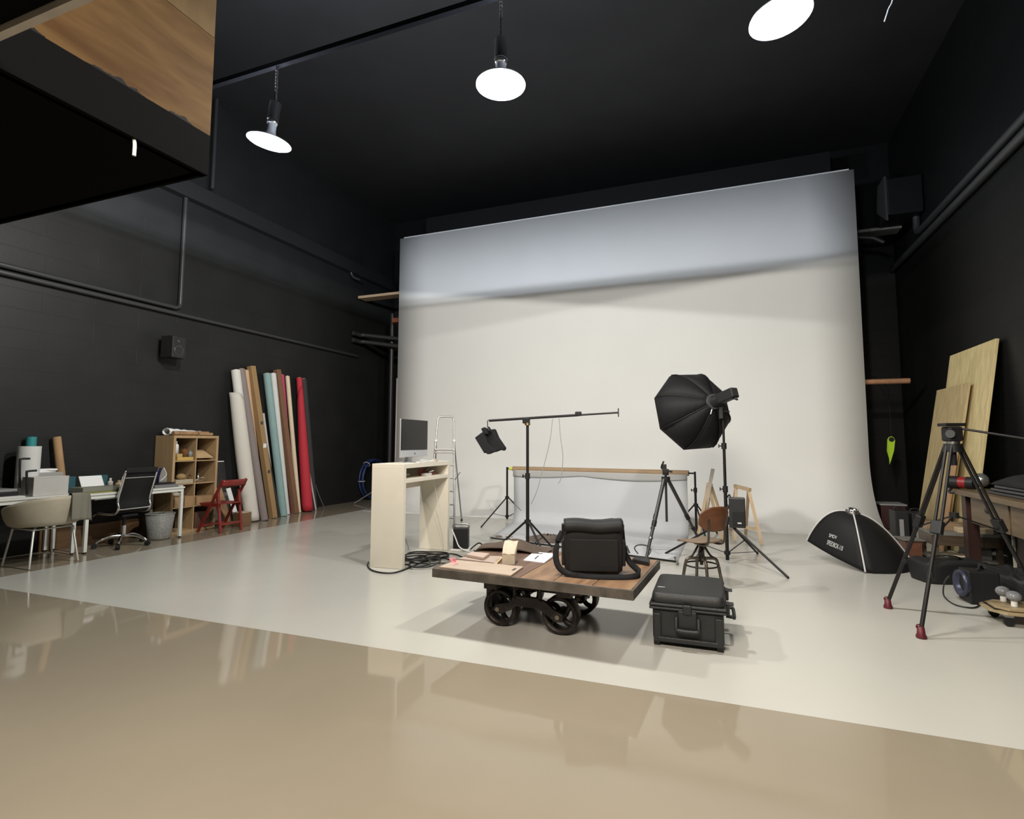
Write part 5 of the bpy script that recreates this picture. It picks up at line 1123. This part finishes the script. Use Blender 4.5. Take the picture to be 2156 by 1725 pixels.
# --- black hard case
cf = onz(1372, 1358); cr = onz(1526, 1377)
hc = thing('hard_case', 'large black hard shell equipment case with wheels on the floor right of the cart', 'case', ((cf + cr) / 2).to_tuple())
cdx = (cr - cf); HWd = cdx.length; cdx.normalize(); cdy = Vector((-cdx.y, cdx.x, 0)); crz = math.atan2(cdx.y, cdx.x)
HCM = mat('case_black', (0.018, 0.019, 0.0195), 0.5, bump=0.25, scale=60, bscale=180)
CD_, CHh = 0.60, 0.345
def hp3(a, b, z): return cf + cdx * a + cdy * b + Vector((0, 0, z))
def hbox(a0, a1, b0, b1, z0, z1, name, m=HCM, bev=0.008):
    return MB().box(hp3((a0 + a1) / 2, (b0 + b1) / 2, (z0 + z1) / 2), (a1 - a0, b1 - b0, z1 - z0), crz).build(name, m, hc, bevel=bev)
W_ = HWd + 0.01
hbox(0.008, W_ - 0.008, 0.01, CD_ - 0.01, 0.03, 0.248, 'body', bev=0.02)
def lid(u, v):
    a = 2 * PI * u; c, s_ = math.cos(a), math.sin(a); n = 0.16
    k = [1.0, 1.0, 0.985, 0.95, 0.90][min(4, round(v * 4))]; z = [0.268, 0.305, 0.328, 0.342, 0.346][min(4, round(v * 4))]
    return hp3(W_ / 2 + math.copysign(abs(c) ** n, c) * (W_ / 2) * k, CD_ / 2 + math.copysign(abs(s_) ** n, s_) * (CD_ / 2) * k, z)
mb = MB().grid(lid, 72, 4, closed=True); n_ = len(mb.v); mb.f.append(list(range(n_ - 72, n_))); mb.sm.append(False); mb.f.append(list(range(71, -1, -1))); mb.sm.append(False)
mb.build('lid', HCM, hc)
hbox(-0.012, W_ + 0.012, -0.012, CD_ + 0.012, 0.240, 0.258, 'body_rim'); hbox(-0.012, W_ + 0.012, -0.012, CD_ + 0.012, 0.261, 0.280, 'lid_rim')
for a in (0.04, W_ - 0.04): hbox(a - 0.025, a + 0.025, -0.008, 0.02, 0.03, 0.215, 'rib')
hbox(0.04, W_ - 0.04, -0.01, 0.02, 0.03, 0.065, 'rib')
hbox(W_ / 2 - 0.06, W_ / 2 + 0.06, -0.016, 0.0, 0.135, 0.245, 'latch_plate')
hbox(W_ / 2 - 0.028, W_ / 2 + 0.028, -0.030, -0.012, 0.225, 0.287, 'latch')
MB().tube(spline([hp3(W_ / 2 - 0.07, -0.012, 0.20), hp3(W_ / 2 - 0.07, -0.035, 0.15), hp3(W_ / 2 - 0.06, -0.04, 0.125), hp3(W_ / 2 + 0.06, -0.04, 0.125), hp3(W_ / 2 + 0.07, -0.035, 0.15), hp3(W_ / 2 + 0.07, -0.012, 0.20)], 4), 0.012, 8).build('handle', HCM, hc)
for a in (0.035, W_ - 0.035):
    for b in (0.025, CD_ - 0.03):
        MB().cyl(hp3(a - 0.02, b, 0.030), hp3(a + 0.02, b, 0.030), 0.029, n=18).build('wheel', BLACK, hc)
MB().tube(spline([hp3(W_ + 0.006, 0.17, 0.19), hp3(W_ + 0.05, 0.17, 0.185), hp3(W_ + 0.058, 0.2, 0.175), hp3(W_ + 0.058, 0.36, 0.175), hp3(W_ + 0.05, 0.39, 0.185), hp3(W_ + 0.006, 0.39, 0.19)], 4), 0.012, 8).build('handle', HCM, hc)
for b in (0.10, 0.46):
    hbox(W_ + 0.008, W_ + 0.03, b - 0.03, b + 0.03, 0.22, 0.30, 'latch')
    hbox(W_ + 0.01, W_ + 0.055, b - 0.03, b + 0.03, 0.285, 0.295, 'latch_lever', bev=0.003)
lg = hp3(0.05, 0.16, 0.347)
MB().box(lg, (0.035, 0.02, 0.0012), crz).build('badge', mat('badge_grey', (0.4, 0.4, 0.4), 0.4), hc)
MB().box(lg + cdx * 0.025, (0.012, 0.012, 0.0014), crz + 0.7).build('badge', mat('badge_grey', (0.4, 0.4, 0.4), 0.4), hc)

# --- trestles
def trestle(label, px, hgt, group='wooden trestles'):
    """px: feet (front-left, front-right, rear-left, rear-right) on the floor, world points; apexes left/right"""
    pass
TR = wood('trestle_pine', (0.50, 0.36, 0.22), (0.62, 0.47, 0.30), 'Z', 3, 10)
t1 = thing('trestle', 'pine A-frame trestle right of the light stand, standing free near the white wall', 'trestle', (0.25, 8.3, 0), 0, 'pine trestles')
def frame(t, apexL, apexR, f):
    for (ap_, ft) in ((apexL, f[0]), (apexR, f[1]), (apexL, f[2]), (apexR, f[3])):
        d = (Vector(ap_) - Vector(ft)).normalized()
        MB().bar(Vector(ft) + Vector((0, 0, 0.012)), ap_, 0.042, 0.028, (0, 1, 0)).build('leg', TR, t)
    MB().bar(Vector(apexL) + (Vector(apexL) - Vector(apexR)).normalized() * 0.03, Vector(apexR) + (Vector(apexR) - Vector(apexL)).normalized() * 0.03, 0.045, 0.045).build('top_rail', TR, t)
    for a, b in ((0, 1), (2, 3)):
        k = 0.28; pa_, pb2 = lerp(f[a], (apexL, apexR)[0], k), lerp(f[b], apexR, k)
        MB().bar(pa_, pb2, 0.028, 0.035).build('cross_rail', TR, t)
a1, a2 = onY(1550, 1024, 8.35), onY(1576, 1031, 8.15)
frame(t1, a1, a2, [onz(1583, 1147) * 0 + onz(1548, 1141), onz(1604, 1148), onz(1537, 1118), onz(1570, 1126)])
t2 = thing('trestle', 'pine A-frame trestle left of the light stand, partly hidden behind the swivel chair', 'trestle', (-0.3, 8.3, 0), 0, 'pine trestles')
a3, a4 = onY(1491, 1020, 8.2), onY(1497, 1022, 8.6)
frame(t2, a3, a4, [onz(1469, 1133), onz(1482, 1118), onz(1520, 1138), onz(1530, 1122)])
tag(MB().bar(onz(1474, 1128, 0.01), onY(1501, 988, 8.05), 0.05, 0.02, (0, 1, 0)).build('wooden_batten', mat('whitewashed_wood', (0.60, 0.56, 0.48), 0.6, var=0.05)), 'whitewashed batten leaning on the left pine trestle', 'batten')

# --- dome softbox lying on the floor
vF, vL, vR = Vector((1.335, 6.67, 0.012)), Vector((0.873, 7.20, 0.215)), Vector((1.90, 7.16, 0.012))
vB = vL + vR - vF; cc = (vF + vL + vR + vB) / 4; APX = Vector((1.325, 7.08, 0.575))
sb = thing('dome_softbox', 'black dome softbox with white ribs lying tilted on the floor at right', 'softbox', (1.38, 7.0, 0))
rim = [vF, vL, vB, vR]; Nn = (vR - vF).cross(vL - vF).normalized()
prs = [(1.0 - 0.93 * t ** 1.25, math.sin(min(1, t * 1.02) * PI / 2) ** 1.15) for t in [j / 12 for j in range(13)]]
def dome(k, u, j, off=0.0):
    r, h = prs[j]; p = lerp(rim[k % 4], rim[(k + 1) % 4], u)
    out = (p - cc); bow = (0.15 if k % 4 == 3 else 0.035) * math.sin(u * PI) * r
    o_ = (lerp(rim[k % 4], rim[(k + 1) % 4], 0.5) - cc); o_.normalize()
    return cc + out * r + o_ * bow + (APX - cc) * h + ((out.normalized() + Nn) * off if off else Vector((0, 0, 0)))
DOME = mat('dome_fabric', (0.011, 0.011, 0.0115), 0.6, bump=0.12, scale=8, bscale=6, spec=0.22)
MB().panels(lambda kf, jf, k, u: dome(k, u, round(jf)), 4, 12, 10).build('cover', DOME, sb, solid=0.004)
WRIB = mat('white_rib', (0.55, 0.55, 0.55), 0.5)
for k in range(4): MB().tube([dome(k, 0, j, 0.005) for j in range(13)], 0.009, 6).build('rib', WRIB, sb)
MB().add([lerp(q, cc, 0.02) for q in rim], [(0, 1, 2, 3)]).build('inner_lining', mat('lining_white', (0.6, 0.6, 0.6), 0.6), sb, solid=0.003)
MB().cyl(APX - Nn * 0.02, APX + Nn * 0.012, 0.075, n=24).build('speed_ring', ALU, sb)
MB().lathe([(0.052, 0), (0.056, 0.03), (0.045, 0.032), (0.042, 0.0)], APX + Nn * 0.012, 20, Nn.to_track_quat('Z', 'Y').to_matrix()).build('ring_collar', CHROME, sb)
# lettering printed on the left front panel
def on_panel(x, y):
    """where the pixel ray meets the left front panel (between the left and the front rib)"""
    d = ray(x, y); best = None
    for j in range(12):
        for i in range(10):
            a, b, c = dome(0, i / 10, j), dome(0, (i + 1) / 10, j), dome(0, i / 10, j + 1); e = dome(0, (i + 1) / 10, j + 1)
            for t3 in ((a, b, c), (b, e, c)):
                n = (t3[1] - t3[0]).cross(t3[2] - t3[0])
                if abs(n.dot(d)) < 1e-9: continue
                t = n.dot(t3[0] - C0) / n.dot(d); p = C0 + d * t
                ok = all((t3[(i2 + 1) % 3] - t3[i2]).cross(p - t3[i2]).dot(n) >= -1e-9 for i2 in range(3))
                if ok and t > 0 and (best is None or t < best[0]): best = (t, p, n.normalized())
    return best
def letter(body, px0, px1, pxup, nm):
    a, b, c = on_panel(*px0), on_panel(*px1), on_panel(*pxup)
    if not (a and b and c): return
    me = text_mesh(body, 1.0, 0.0)
    xs_ = [v.co.x for v in me.vertices]; ys_ = [v.co.y for v in me.vertices]; x0_, x1_, y0_, y1_ = min(xs_), max(xs_), min(ys_), max(ys_)
    A, Bv, Cv = a[1], b[1], c[1]; N_ = a[2] if a[2].dot(C0 - A) > 0 else -a[2]
    inv = Matrix.Translation(sb.location).inverted()
    for v in me.vertices:
        s_, t_ = (v.co.x - x0_) / (x1_ - x0_), (v.co.y - y0_) / (y1_ - y0_)
        v.co = inv @ (A + (Bv - A) * s_ + (Cv - A) * t_ + N_ * 0.012)
    o = bpy.data.objects.new(nm, me); COL.objects.link(o); me.materials.append(mat('white_print', (0.62, 0.62, 0.62), 0.6)); o.parent = sb
letter('SMDV', (1746.5, 1131), (1763, 1136.5), (1748, 1124), 'print_lettering')
letter('SPEEDBOX-110', (1742, 1146.5), (1775, 1161), (1744.5, 1137), 'print_lettering')
# --- video tripod
vt = thing('video_tripod', 'tall black video tripod with a fluid head and dark red feet at right', 'tripod', (1.44, 4.98, 0))
apx = onY(2006, 938, 4.98); VB = BLACKM
vfeet = [onz(1870, 1281), onz(1940, 1344), onz(2212, 1322)]
DRED = mat('dark_red_rubber', (0.10, 0.007, 0.013), 0.5)
for f in vfeet:
    dh = (f - Vector((apx.x, apx.y, 0))).normalized(); a0 = apx + dh * 0.045; jt = lerp(a0, f, 0.44); sd = Vector((-dh.y, dh.x, 0)) * 0.022
    for s_ in (-1, 1): MB().cyl(a0 + sd * s_ * 0.8, jt + sd * s_, 0.0105, n=10).build('leg_tube', VB, vt)
    jb = MB(); jb.bar(lerp(a0, f, 0.41), lerp(a0, f, 0.48), 0.075, 0.045); jb.build('leg_joint', BLACK, vt, bevel=0.008)
    MB().cyl(jt, f + Vector((0, 0, 0.05)), 0.0145, n=12).build('lower_leg', VB, vt)
    MB().cyl(lerp(jt, f, 0.42), lerp(jt, f, 0.47), 0.02, n=12).build('leg_lock', BLACK, vt)
    ftm = MB(); ftm.lathe([(0.001, 0.0), (0.032, 0.0), (0.034, 0.012), (0.026, 0.03), (0.022, 0.075), (0.001, 0.08)], (f.x, f.y, 0.001), 14)
    ftm.build('rubber_foot', DRED, vt)
    MB().tube([Vector((f.x, f.y, 0.075)) + dh * -0.004 + Vector((-0.012 + 0.016 * math.cos(b), 0, 0.016 * math.sin(b))) for b in [2 * PI * i / 12 for i in range(12)]], 0.005, 6, closed=True).build('foot_loop', DRED, vt)
hubp = Vector((apx.x - 0.02, apx.y, apx.z - 0.52))
for f in vfeet:
    jt = lerp(apx, f, 0.47); MB().cyl(hubp, jt, 0.006, n=8).build('spreader', BLACK, vt)
MB().cyl(hubp - Vector((0, 0, 0.02)), hubp + Vector((0, 0, 0.02)), 0.03, n=14).build('spreader_hub', BLACK, vt)
MB().cyl(apx + Vector((0, 0, -0.05)), apx + Vector((0, 0, 0.012)), 0.062, 0.058, n=20).build('bowl', BLACK, vt)
MB().cyl(apx + Vector((0, 0, -0.15)), apx + Vector((0, 0, -0.05)), 0.02, n=12).build('bowl_handle', BLACK, vt)
MB().cyl(apx + Vector((0, 0, 0.012)), apx + Vector((0, 0, 0.03)), 0.045, n=20).build('silver_ring', ALU, vt)
MB().box(apx + Vector((0, 0, 0.085)), (0.10, 0.10, 0.11), 0.3).build('fluid_head', BLACK, vt, bevel=0.014)
MB().cyl(apx + Vector((-0.02, -0.05, 0.085)), apx + Vector((-0.036, -0.075, 0.085)), 0.03, n=18).build('drag_dial', mat('dial_grey', (0.06, 0.06, 0.06), 0.35), vt)
MB().box(apx + Vector((0.0, 0, 0.155)), (0.15, 0.09, 0.024), 0.3).build('camera_plate', BLACK, vt, bevel=0.005)
MB().cyl(apx + Vector((0.05, -0.02, 0.125)), apx + Vector((0.42, -0.20, 0.035)), 0.009, n=10).build('pan_handle', VB, vt)

# --- leaning boards
BRD = wood('pine_panel', (0.42, 0.34, 0.165), (0.58, 0.48, 0.255), 'Z', 2.4, 7, 0.6, knots=1.1)
def leanb(name, label, y0_, y1_, xb, xt, zt, th, m, cat='board', zb=0.0):
    d = Vector((xt - xb, 0, zt - zb)).normalized(); n = Vector((-d.z, 0, d.x)) * th
    b0, b1 = Vector((xb, y0_, zb + th * d.x + 0.002)), Vector((xb, y1_, zb + th * d.x + 0.002)); t0, t1 = Vector((xt, y0_, zt)), Vector((xt, y1_, zt))
    return tag(MB().add([b0, b1, t1, t0, b0 - n, b1 - n, t1 - n, t0 - n], [(0, 1, 2, 3), (7, 6, 5, 4), (0, 4, 5, 1), (1, 5, 6, 2), (2, 6, 7, 3), (3, 7, 4, 0)]).build(name, m, bevel=0.003), label, cat)
leanb('pine_board', 'large pale pine panel leaning on the right wall', 7.97, 9.38, 2.66, 3.07, 2.60, 0.035, BRD)
q = onX(2035, 823, 2.90)
leanb('pine_board', 'smaller pale pine board leaning in front of the large panel', q.y, 9.52, 2.56, 2.93, 2.12, 0.025, wood('pine_panel_warm', (0.33, 0.25, 0.12), (0.44, 0.345, 0.18), 'Z', 2.4, 7, 0.6))
leanb('wooden_board', 'narrow reddish board standing behind the video tripod, in front of the pine panel', 8.30, 8.52, 2.50, 2.72, 1.25, 0.022, wood('reddish_board', (0.28, 0.16, 0.08), (0.38, 0.23, 0.12), 'Z', 2.4, 8, 0.6))

# --- workbench
wbn = thing('workbench', 'old wooden workbench with drawers along the right wall', 'workbench', (2.72, 6.2, 0))
BEN = wood('bench_wood', (0.095, 0.063, 0.032), (0.14, 0.097, 0.052), 'Y', 2.2, 10, 0.5)
BEND = wood('bench_leg_wood', (0.022, 0.008, 0.006), (0.04, 0.014, 0.01), 'Z', 2.5, 8, 0.5)
MB().box((2.71, 6.2, 0.825), (0.74, 2.50, 0.055)).build('benchtop', BEN, wbn, bevel=0.006)
MB().box((2.74, 6.03, 0.665), (0.62, 2.06, 0.25)).build('drawer_case', BEND, wbn)
for y0_, y1_ in ((6.24, 7.05), (5.40, 6.20), (4.99, 5.37)):
    dr = MB().box((2.415, (y0_ + y1_) / 2, 0.655), (0.03, y1_ - y0_, 0.265)).build('drawer', BEN, wbn, bevel=0.004)
    yc = (y0_ + y1_) / 2
    MB().lathe([(0.001, 0.018), (0.03, 0.016), (0.045, 0.0)], (2.398, yc, 0.695), 16, Matrix.Rotation(-PI / 2, 3, 'Y') @ Matrix.Diagonal((0.7, 1.5, 1))).build('pull', mat('pull_black', (0.03, 0.025, 0.02), 0.4, 0.5), dr)
for y in (7.22, 5.1):
    for x in (2.45, 3.0): MB().box((x, y, 0.40), (0.11, 0.11, 0.795)).build('leg', BEND, wbn, bevel=0.004)
bcab = thing('bench_cabinet', 'dark brown cabinet with a pale edge strip under the workbench', 'cabinet', (2.8, 6.0, 0))
MB().box((2.82, 5.95, 0.295), (0.44, 1.4, 0.47)).build('body', mat('cabinet_brown', (0.022, 0.012, 0.009), 0.5), bcab, bevel=0.004)
MB().box((2.585, 6.66, 0.295), (0.02, 0.02, 0.47)).build('edge_strip', mat('pale_strip', (0.4, 0.38, 0.3), 0.6), bcab)
MB().box((2.82, 5.95, 0.03), (0.40, 1.36, 0.055)).build('plinth', BLACK, bcab)
# on the bench
for k, (z0_, w_, l) in enumerate(((0.854, 0.50, 'bottom one of three flat black cases stacked on the workbench'), (0.886, 0.47, 'middle one of three flat black cases stacked on the workbench'), (0.918, 0.44, 'top one of three flat black cases stacked on the workbench'))):
    tag(MB().box((2.70, 5.98 - 0.03 * k, z0_ + 0.014), (w_, 1.60 - 0.06 * k, 0.026), 0.012 * k).build('flat_case', mat('flat_case_black', (0.025, 0.026, 0.028), 0.4), bevel=0.006), l, 'case', 'flat black cases')
def heap(u, v):
    x = 2.46 + 0.44 * v; y = 5.3 + 1.45 * u
    return (x, y, 0.95 + (0.11 + 0.03 * math.sin(9 * u) + 0.015 * math.sin(17 * u + 6 * v)) * math.sin(PI * min(1, max(0, v))) ** 0.5 * math.sin(PI * u) ** 0.35)
tag(MB().grid(heap, 40, 14).build('black_cloth', FABRIC, solid=0.006), 'heap of black cloth on top of the flat cases on the workbench', 'cloth')
tag(MB().box((2.95, 7.05, 0.94), (0.06, 0.28, 0.17)).build('wooden_block', wood('block_wood', (0.2, 0.12, 0.06), (0.28, 0.17, 0.09), 'Y', 3, 8)), 'brown wooden block at the back of the workbench', 'block')
bf = thing('bare_strobe', 'flash head with a red band and a clear glass dome lying on the bench corner', 'flash', (2.44, 7.28, 0.853))
u0, u1 = Vector((2.32, 7.36, 0.925)), Vector((2.50, 7.20, 0.925)); ud = (u1 - u0).normalized()
MB().cyl(u0, lerp(u0, u1, 0.42), 0.068, n=20).build('body', BLACK, bf, bevel=0.006)
MB().cyl(lerp(u0, u1, 0.42), lerp(u0, u1, 0.72), 0.062, n=20).build('red_band', mat('red_band', (0.22, 0.012, 0.015), 0.4), bf)
MB().cyl(lerp(u0, u1, 0.72), u1, 0.066, n=20).build('collar', BLACK, bf)
gl = mat('clear_dome', (0.25, 0.26, 0.25), 0.15, 0.7, bump=0.9, scale=18, bscale=30)
MB().sphere(u1 + ud * 0.055 + Vector((0, 0, 0.035)), 0.075, 12).build('glass_dome', gl, bf)
MB().tube(spline([u0 + Vector((0.02, -0.02, -0.06)), u0 + Vector((-0.02, -0.06, -0.11)), u0 + Vector((0.06, -0.09, -0.115))], 4), 0.012, 8).build('grip', BLACK, bf)

# --- low rack and timber behind the tripod
lr = thing('low_rack', 'low grey topped timber rack between the white wall and the workbench', 'rack', (2.5, 8.0, 0))
GT = mat('grey_rack_top', (0.15, 0.147, 0.13), 0.6, var=0.1); DT = wood('dark_rack_wood', (0.05, 0.033, 0.019), (0.08, 0.054, 0.034), 'X', 3, 8)
MB().box((2.49, 7.70, 0.335), (0.66, 0.50, 0.03)).build('top_board', GT, lr, bevel=0.003)
MB().box((2.49, 7.46, 0.265), (0.64, 0.025, 0.11)).build('front_rail', DT, lr)
MB().box((2.175, 7.70, 0.265), (0.025, 0.46, 0.11)).build('side_rail', DT, lr)
MB().box((2.49, 7.70, 0.045), (0.64, 0.46, 0.025)).build('lower_shelf', GT, lr)
for x in (2.20, 2.78):
    for y in (7.49, 7.91): MB().box((x, y, 0.16), (0.05, 0.05, 0.319)).build('post', DT, lr)
tag(MB().box((2.46, 7.78, 0.388), (0.60, 0.24, 0.075), 0.06).build('timber_beam', wood('timber_tan', (0.22, 0.145, 0.085), (0.29, 0.20, 0.12), 'X', 3, 8), bevel=0.004), 'tan timber beam lying across the low rack', 'timber')
tag(MB().box((2.58, 7.55, 0.379), (0.32, 0.14, 0.055), -0.03).build('timber_block', wood('timber_pale', (0.42, 0.33, 0.21), (0.52, 0.42, 0.28), 'X', 3, 8), bevel=0.004), 'short pale timber block in front of the tan beam on the low rack', 'timber')
tag(MB().box((2.62, 7.66, 0.155), (0.2, 0.26, 0.19), 0.1).build('grey_box', mat('dark_grey_box', (0.09, 0.09, 0.085), 0.5), bevel=0.006), 'dark grey box on the lower shelf of the low rack', 'box')
for k in range(3):
    tag(MB().box((2.38 + 0.02 * k, 7.62, 0.0645 + 0.013 * k), (0.24 - 0.03 * k, 0.2, 0.012), 0.2 - 0.25 * k).build('magazine', mat('mag_%d' % k, ((0.4, 0.33, 0.22), (0.35, 0.4, 0.3), (0.5, 0.42, 0.3))[k], 0.6, var=0.3, scale=20), bevel=0.001),
        ('bottom magazine of the small pile on the lower shelf of the low rack', 'middle magazine of the small pile on the lower shelf of the low rack', 'top magazine of the small pile on the lower shelf of the low rack')[k], 'magazine', 'magazines in the low rack')
tag(MB().box((2.02, 7.75, 0.11), (0.17, 0.24, 0.21), 0.1).build('wooden_box', wood('rust_box', (0.09, 0.034, 0.017), (0.13, 0.053, 0.028), 'X', 3, 8), bevel=0.004), 'small rust brown box on the floor left of the low rack', 'box')
tag(MB().box((2.02, 7.75, 0.222), (0.22, 0.28, 0.012), 0.14).build('flat_board', GT, bevel=0.002), 'flat grey board lying on the small rust brown box', 'board')
for x, y, w_, h_, l in ((2.24, 9.0, 0.16, 0.42, 'black case standing upright at the right end of the white wall'), (2.44, 9.05, 0.15, 0.40, 'second black case standing upright beside the first, nearer the pine panel')):
    c_ = thing('upright_case', l, 'case', (x, y, 0), 0, 'upright black cases')
    MB().box((x, y, h_ / 2 + 0.002), (w_, 0.3, h_)).build('body', NYLON, c_, bevel=0.012)
    MB().box((x - 0.01, y - 0.153, h_ * 0.45), (0.05, 0.008, h_ * 0.6)).build('front_plate', GREY, c_, bevel=0.002)
    MB().tube(spline([(x - 0.05, y, h_), (x - 0.04, y, h_ + 0.04), (x + 0.04, y, h_ + 0.04), (x + 0.05, y, h_)], 4), 0.01, 8).build('handle', BLACK, c_)
mc = thing('maroon_case', 'dark maroon case with a pale top behind the upright black cases', 'case', (2.42, 10.2, 0))
MB().box((2.45, 10.3, 0.19), (0.34, 0.4, 0.37)).build('body', mat('maroon_dark', (0.03, 0.006, 0.007), 0.5), mc, bevel=0.01)
MB().box((2.45, 10.3, 0.386), (0.36, 0.42, 0.02)).build('top_plate', GREY, mc)

# --- floor items below the bench
def softbag(name, c, d, rz_, label, m=NYLON):
    R3 = Matrix.Rotation(rz_, 3, 'Z')
    def f(u, v):
        a = 2 * PI * u; n = 0.42; cs, ss = math.cos(a), math.sin(a)
        k = math.sin(min(1, 0.25 + v * 0.9) * PI * 0.62) if v > 0.6 else 1.0
        x = math.copysign(abs(cs) ** n, cs) * d[0] / 2 * (0.93 + 0.07 * math.sin(v * PI)) * (1 if v < 0.6 else max(0.02, 1 - ((v - 0.6) / 0.4) ** 2.2))
        y = math.copysign(abs(ss) ** n, ss) * d[1] / 2 * (0.93 + 0.07 * math.sin(v * PI)) * (1 if v < 0.6 else max(0.02, 1 - ((v - 0.6) / 0.4) ** 2.2))
        z = d[2] * min(1, v * 1.5) + 0.012 * math.sin(7 * a) * math.sin(v * PI)
        return Vector(c) + R3 @ Vector((x, y, max(0.003, z)))
    mb = MB().grid(f, 48, 14, closed=True); mb.f.append(list(range(47, -1, -1))); mb.sm.append(False)
    return mb.build(name, m)
kb_ = thing('kit_bag', 'soft black kit bag on the floor between the dome softbox and the bench leg', 'bag', (2.0, 6.65, 0))
o = softbag('body', (2.03, 6.62, 0), (0.62, 0.36, 0.20), 0.35, ''); 
o.parent = kb_; o.location = -Vector(kb_.location)
MB().strap(spline([(1.82, 6.55, 0.17), (1.92, 6.60, 0.23), (2.1, 6.66, 0.235), (2.2, 6.72, 0.19)], 5), 0.04, 0.008, (0.3, -0.9, 0)).build('carry_strap', FABRIC, kb_)
tag(softbag('black_duffel', (2.36, 6.12, 0), (0.32, 0.66, 0.22), 0.1, ''), 'long black duffel on the floor under the workbench, behind the ring flash', 'bag')
tag(softbag('maroon_cloth', (2.53, 5.55, 0), (0.16, 0.9, 0.22), 0.0, '', mat('maroon_fabric', (0.05, 0.006, 0.012), 0.8, var=0.3)), 'dark maroon fabric bundle on the floor under the workbench drawers', 'cloth')
# ring flash
rf = onz(2028, 1270); rfl = thing('flash_unit', 'black flash unit with a bluish ring reflector on the floor under the bench', 'flash', (rf.x + 0.05, rf.y + 0.1, 0))
fx = Vector((-0.997, -0.08, 0)); fy = Vector((0.08, -0.997, 0)); rc0 = Vector((rf.x + 0.0, rf.y + 0.06, 0.155))
MB().prism([(-0.10, 0.0), (0.10, 0.0), (0.085, 0.27), (-0.085, 0.27)], -0.26, -0.03, lambda a, b, c: rc0 + fy * a + fx * c + Vector((0, 0, b - 0.152))).build('body', BLACK, rfl, bevel=0.012)
Mr = fx.to_track_quat('Z', 'Y').to_matrix()
MB().lathe([(0.06, -0.02), (0.075, 0.0), (0.095, 0.022), (0.108, 0.026), (0.108, -0.01), (0.095, -0.03)], rc0 - fx * 0.02, 32, Mr).build('ring_reflector', mat('bluish_ring', (0.045, 0.05, 0.085), 0.35, 0.3), rfl)
MB().lathe([(0.001, -0.018), (0.062, -0.018), (0.062, -0.03)], rc0 - fx * 0.02, 24, Mr).build('flash_tube', BLACK, rfl)
MB().tube(spline([rc0 + fy * -0.05 - fx * 0.2 + Vector((0, 0, 0.118)), rc0 - fx * 0.16 + Vector((0, 0, 0.15)), rc0 + fy * 0.05 - fx * 0.12 + Vector((0, 0, 0.118))], 4), 0.01, 8).build('handle', BLACK, rfl)
tag(MB().tube(spline([onz(1998, 1213, 0.24), onz(1989, 1225, 0.16), onz(1986, 1250, 0.03), onz(1995, 1264, 0.008), onz(2015, 1275, 0.008), onz(2050, 1280, 0.008), onz(2068, 1270, 0.008)], 6), 0.006, 6).build('flash_cable', CABLE), 'thin black cable looping from the bluish ring flash along the floor', 'cable')
tag(MB().cyl(onz(2052, 1267, 0.014), onz(2066, 1264, 0.014), 0.012, n=10).build('plug', PAPER), 'small white plug on the floor beside the ring flash', 'plug')
# plywood dolly
dl = thing('dolly', 'low plywood dolly with castors at the right picture edge', 'dolly', (2.1, 5.4, 0))
DC = onz(2132, 1274, 0.128); DC.z = 0
DPLY = wood('dolly_ply', (0.30, 0.23, 0.125), (0.38, 0.30, 0.175), 'X', 3, 8)
oc_ = [(-0.21, -0.10), (-0.12, -0.21), (0.22, -0.21), (0.32, -0.10), (0.32, 0.10), (0.22, 0.19), (-0.12, 0.19), (-0.21, 0.10)]
MB().prism(oc_, 0.088, 0.106, lambda a, b, c: (DC.x + a * 0.85, DC.y + b * 0.85, c)).build('lower_board', DPLY, dl, bevel=0.002)
MB().prism([(a * 0.82 + 0.01, b * 0.82) for a, b in oc_], 0.112, 0.128, lambda a, b, c: (DC.x + a * 0.85, DC.y + b * 0.85, c)).build('upper_board', DPLY, dl, bevel=0.002)
MB().box((DC.x, DC.y, 0.109), (0.3, 0.2, 0.006)).build('spacer', BLACK, dl)
for dx, dy in ((-0.08, -0.13), (0.18, -0.13), (-0.08, 0.11), (0.18, 0.11)):
    cs_ = MB().cyl((DC.x + dx, DC.y + dy - 0.014, 0.034), (DC.x + dx, DC.y + dy + 0.014, 0.034), 0.033, n=18).build('caster', BLACK, dl)
    MB().box((DC.x + dx, DC.y + dy, 0.078), (0.05, 0.045, 0.02)).build('bracket', ALU, cs_)
for (px, py, l) in ((2113, 1266, 'left of two clear grey glass knobs lying on the plywood dolly'), (2136, 1277, 'right of two clear grey glass knobs lying on the plywood dolly')):
    p = onz(px, py, 0.13); kn = thing('glass_knob', l, 'knob', (p.x, p.y, 0.1295), 0, 'glass knobs')
    MB().sphere((p.x, p.y, 0.1295 + 0.075), 0.048, 16, (1, 1, 0.8)).build('dome', mat('grey_glass', (0.22, 0.23, 0.24), 0.12), kn)
    MB().cyl((p.x, p.y, 0.1295), (p.x, p.y, 0.17), 0.02, n=14).build('stem', PAPER, kn)
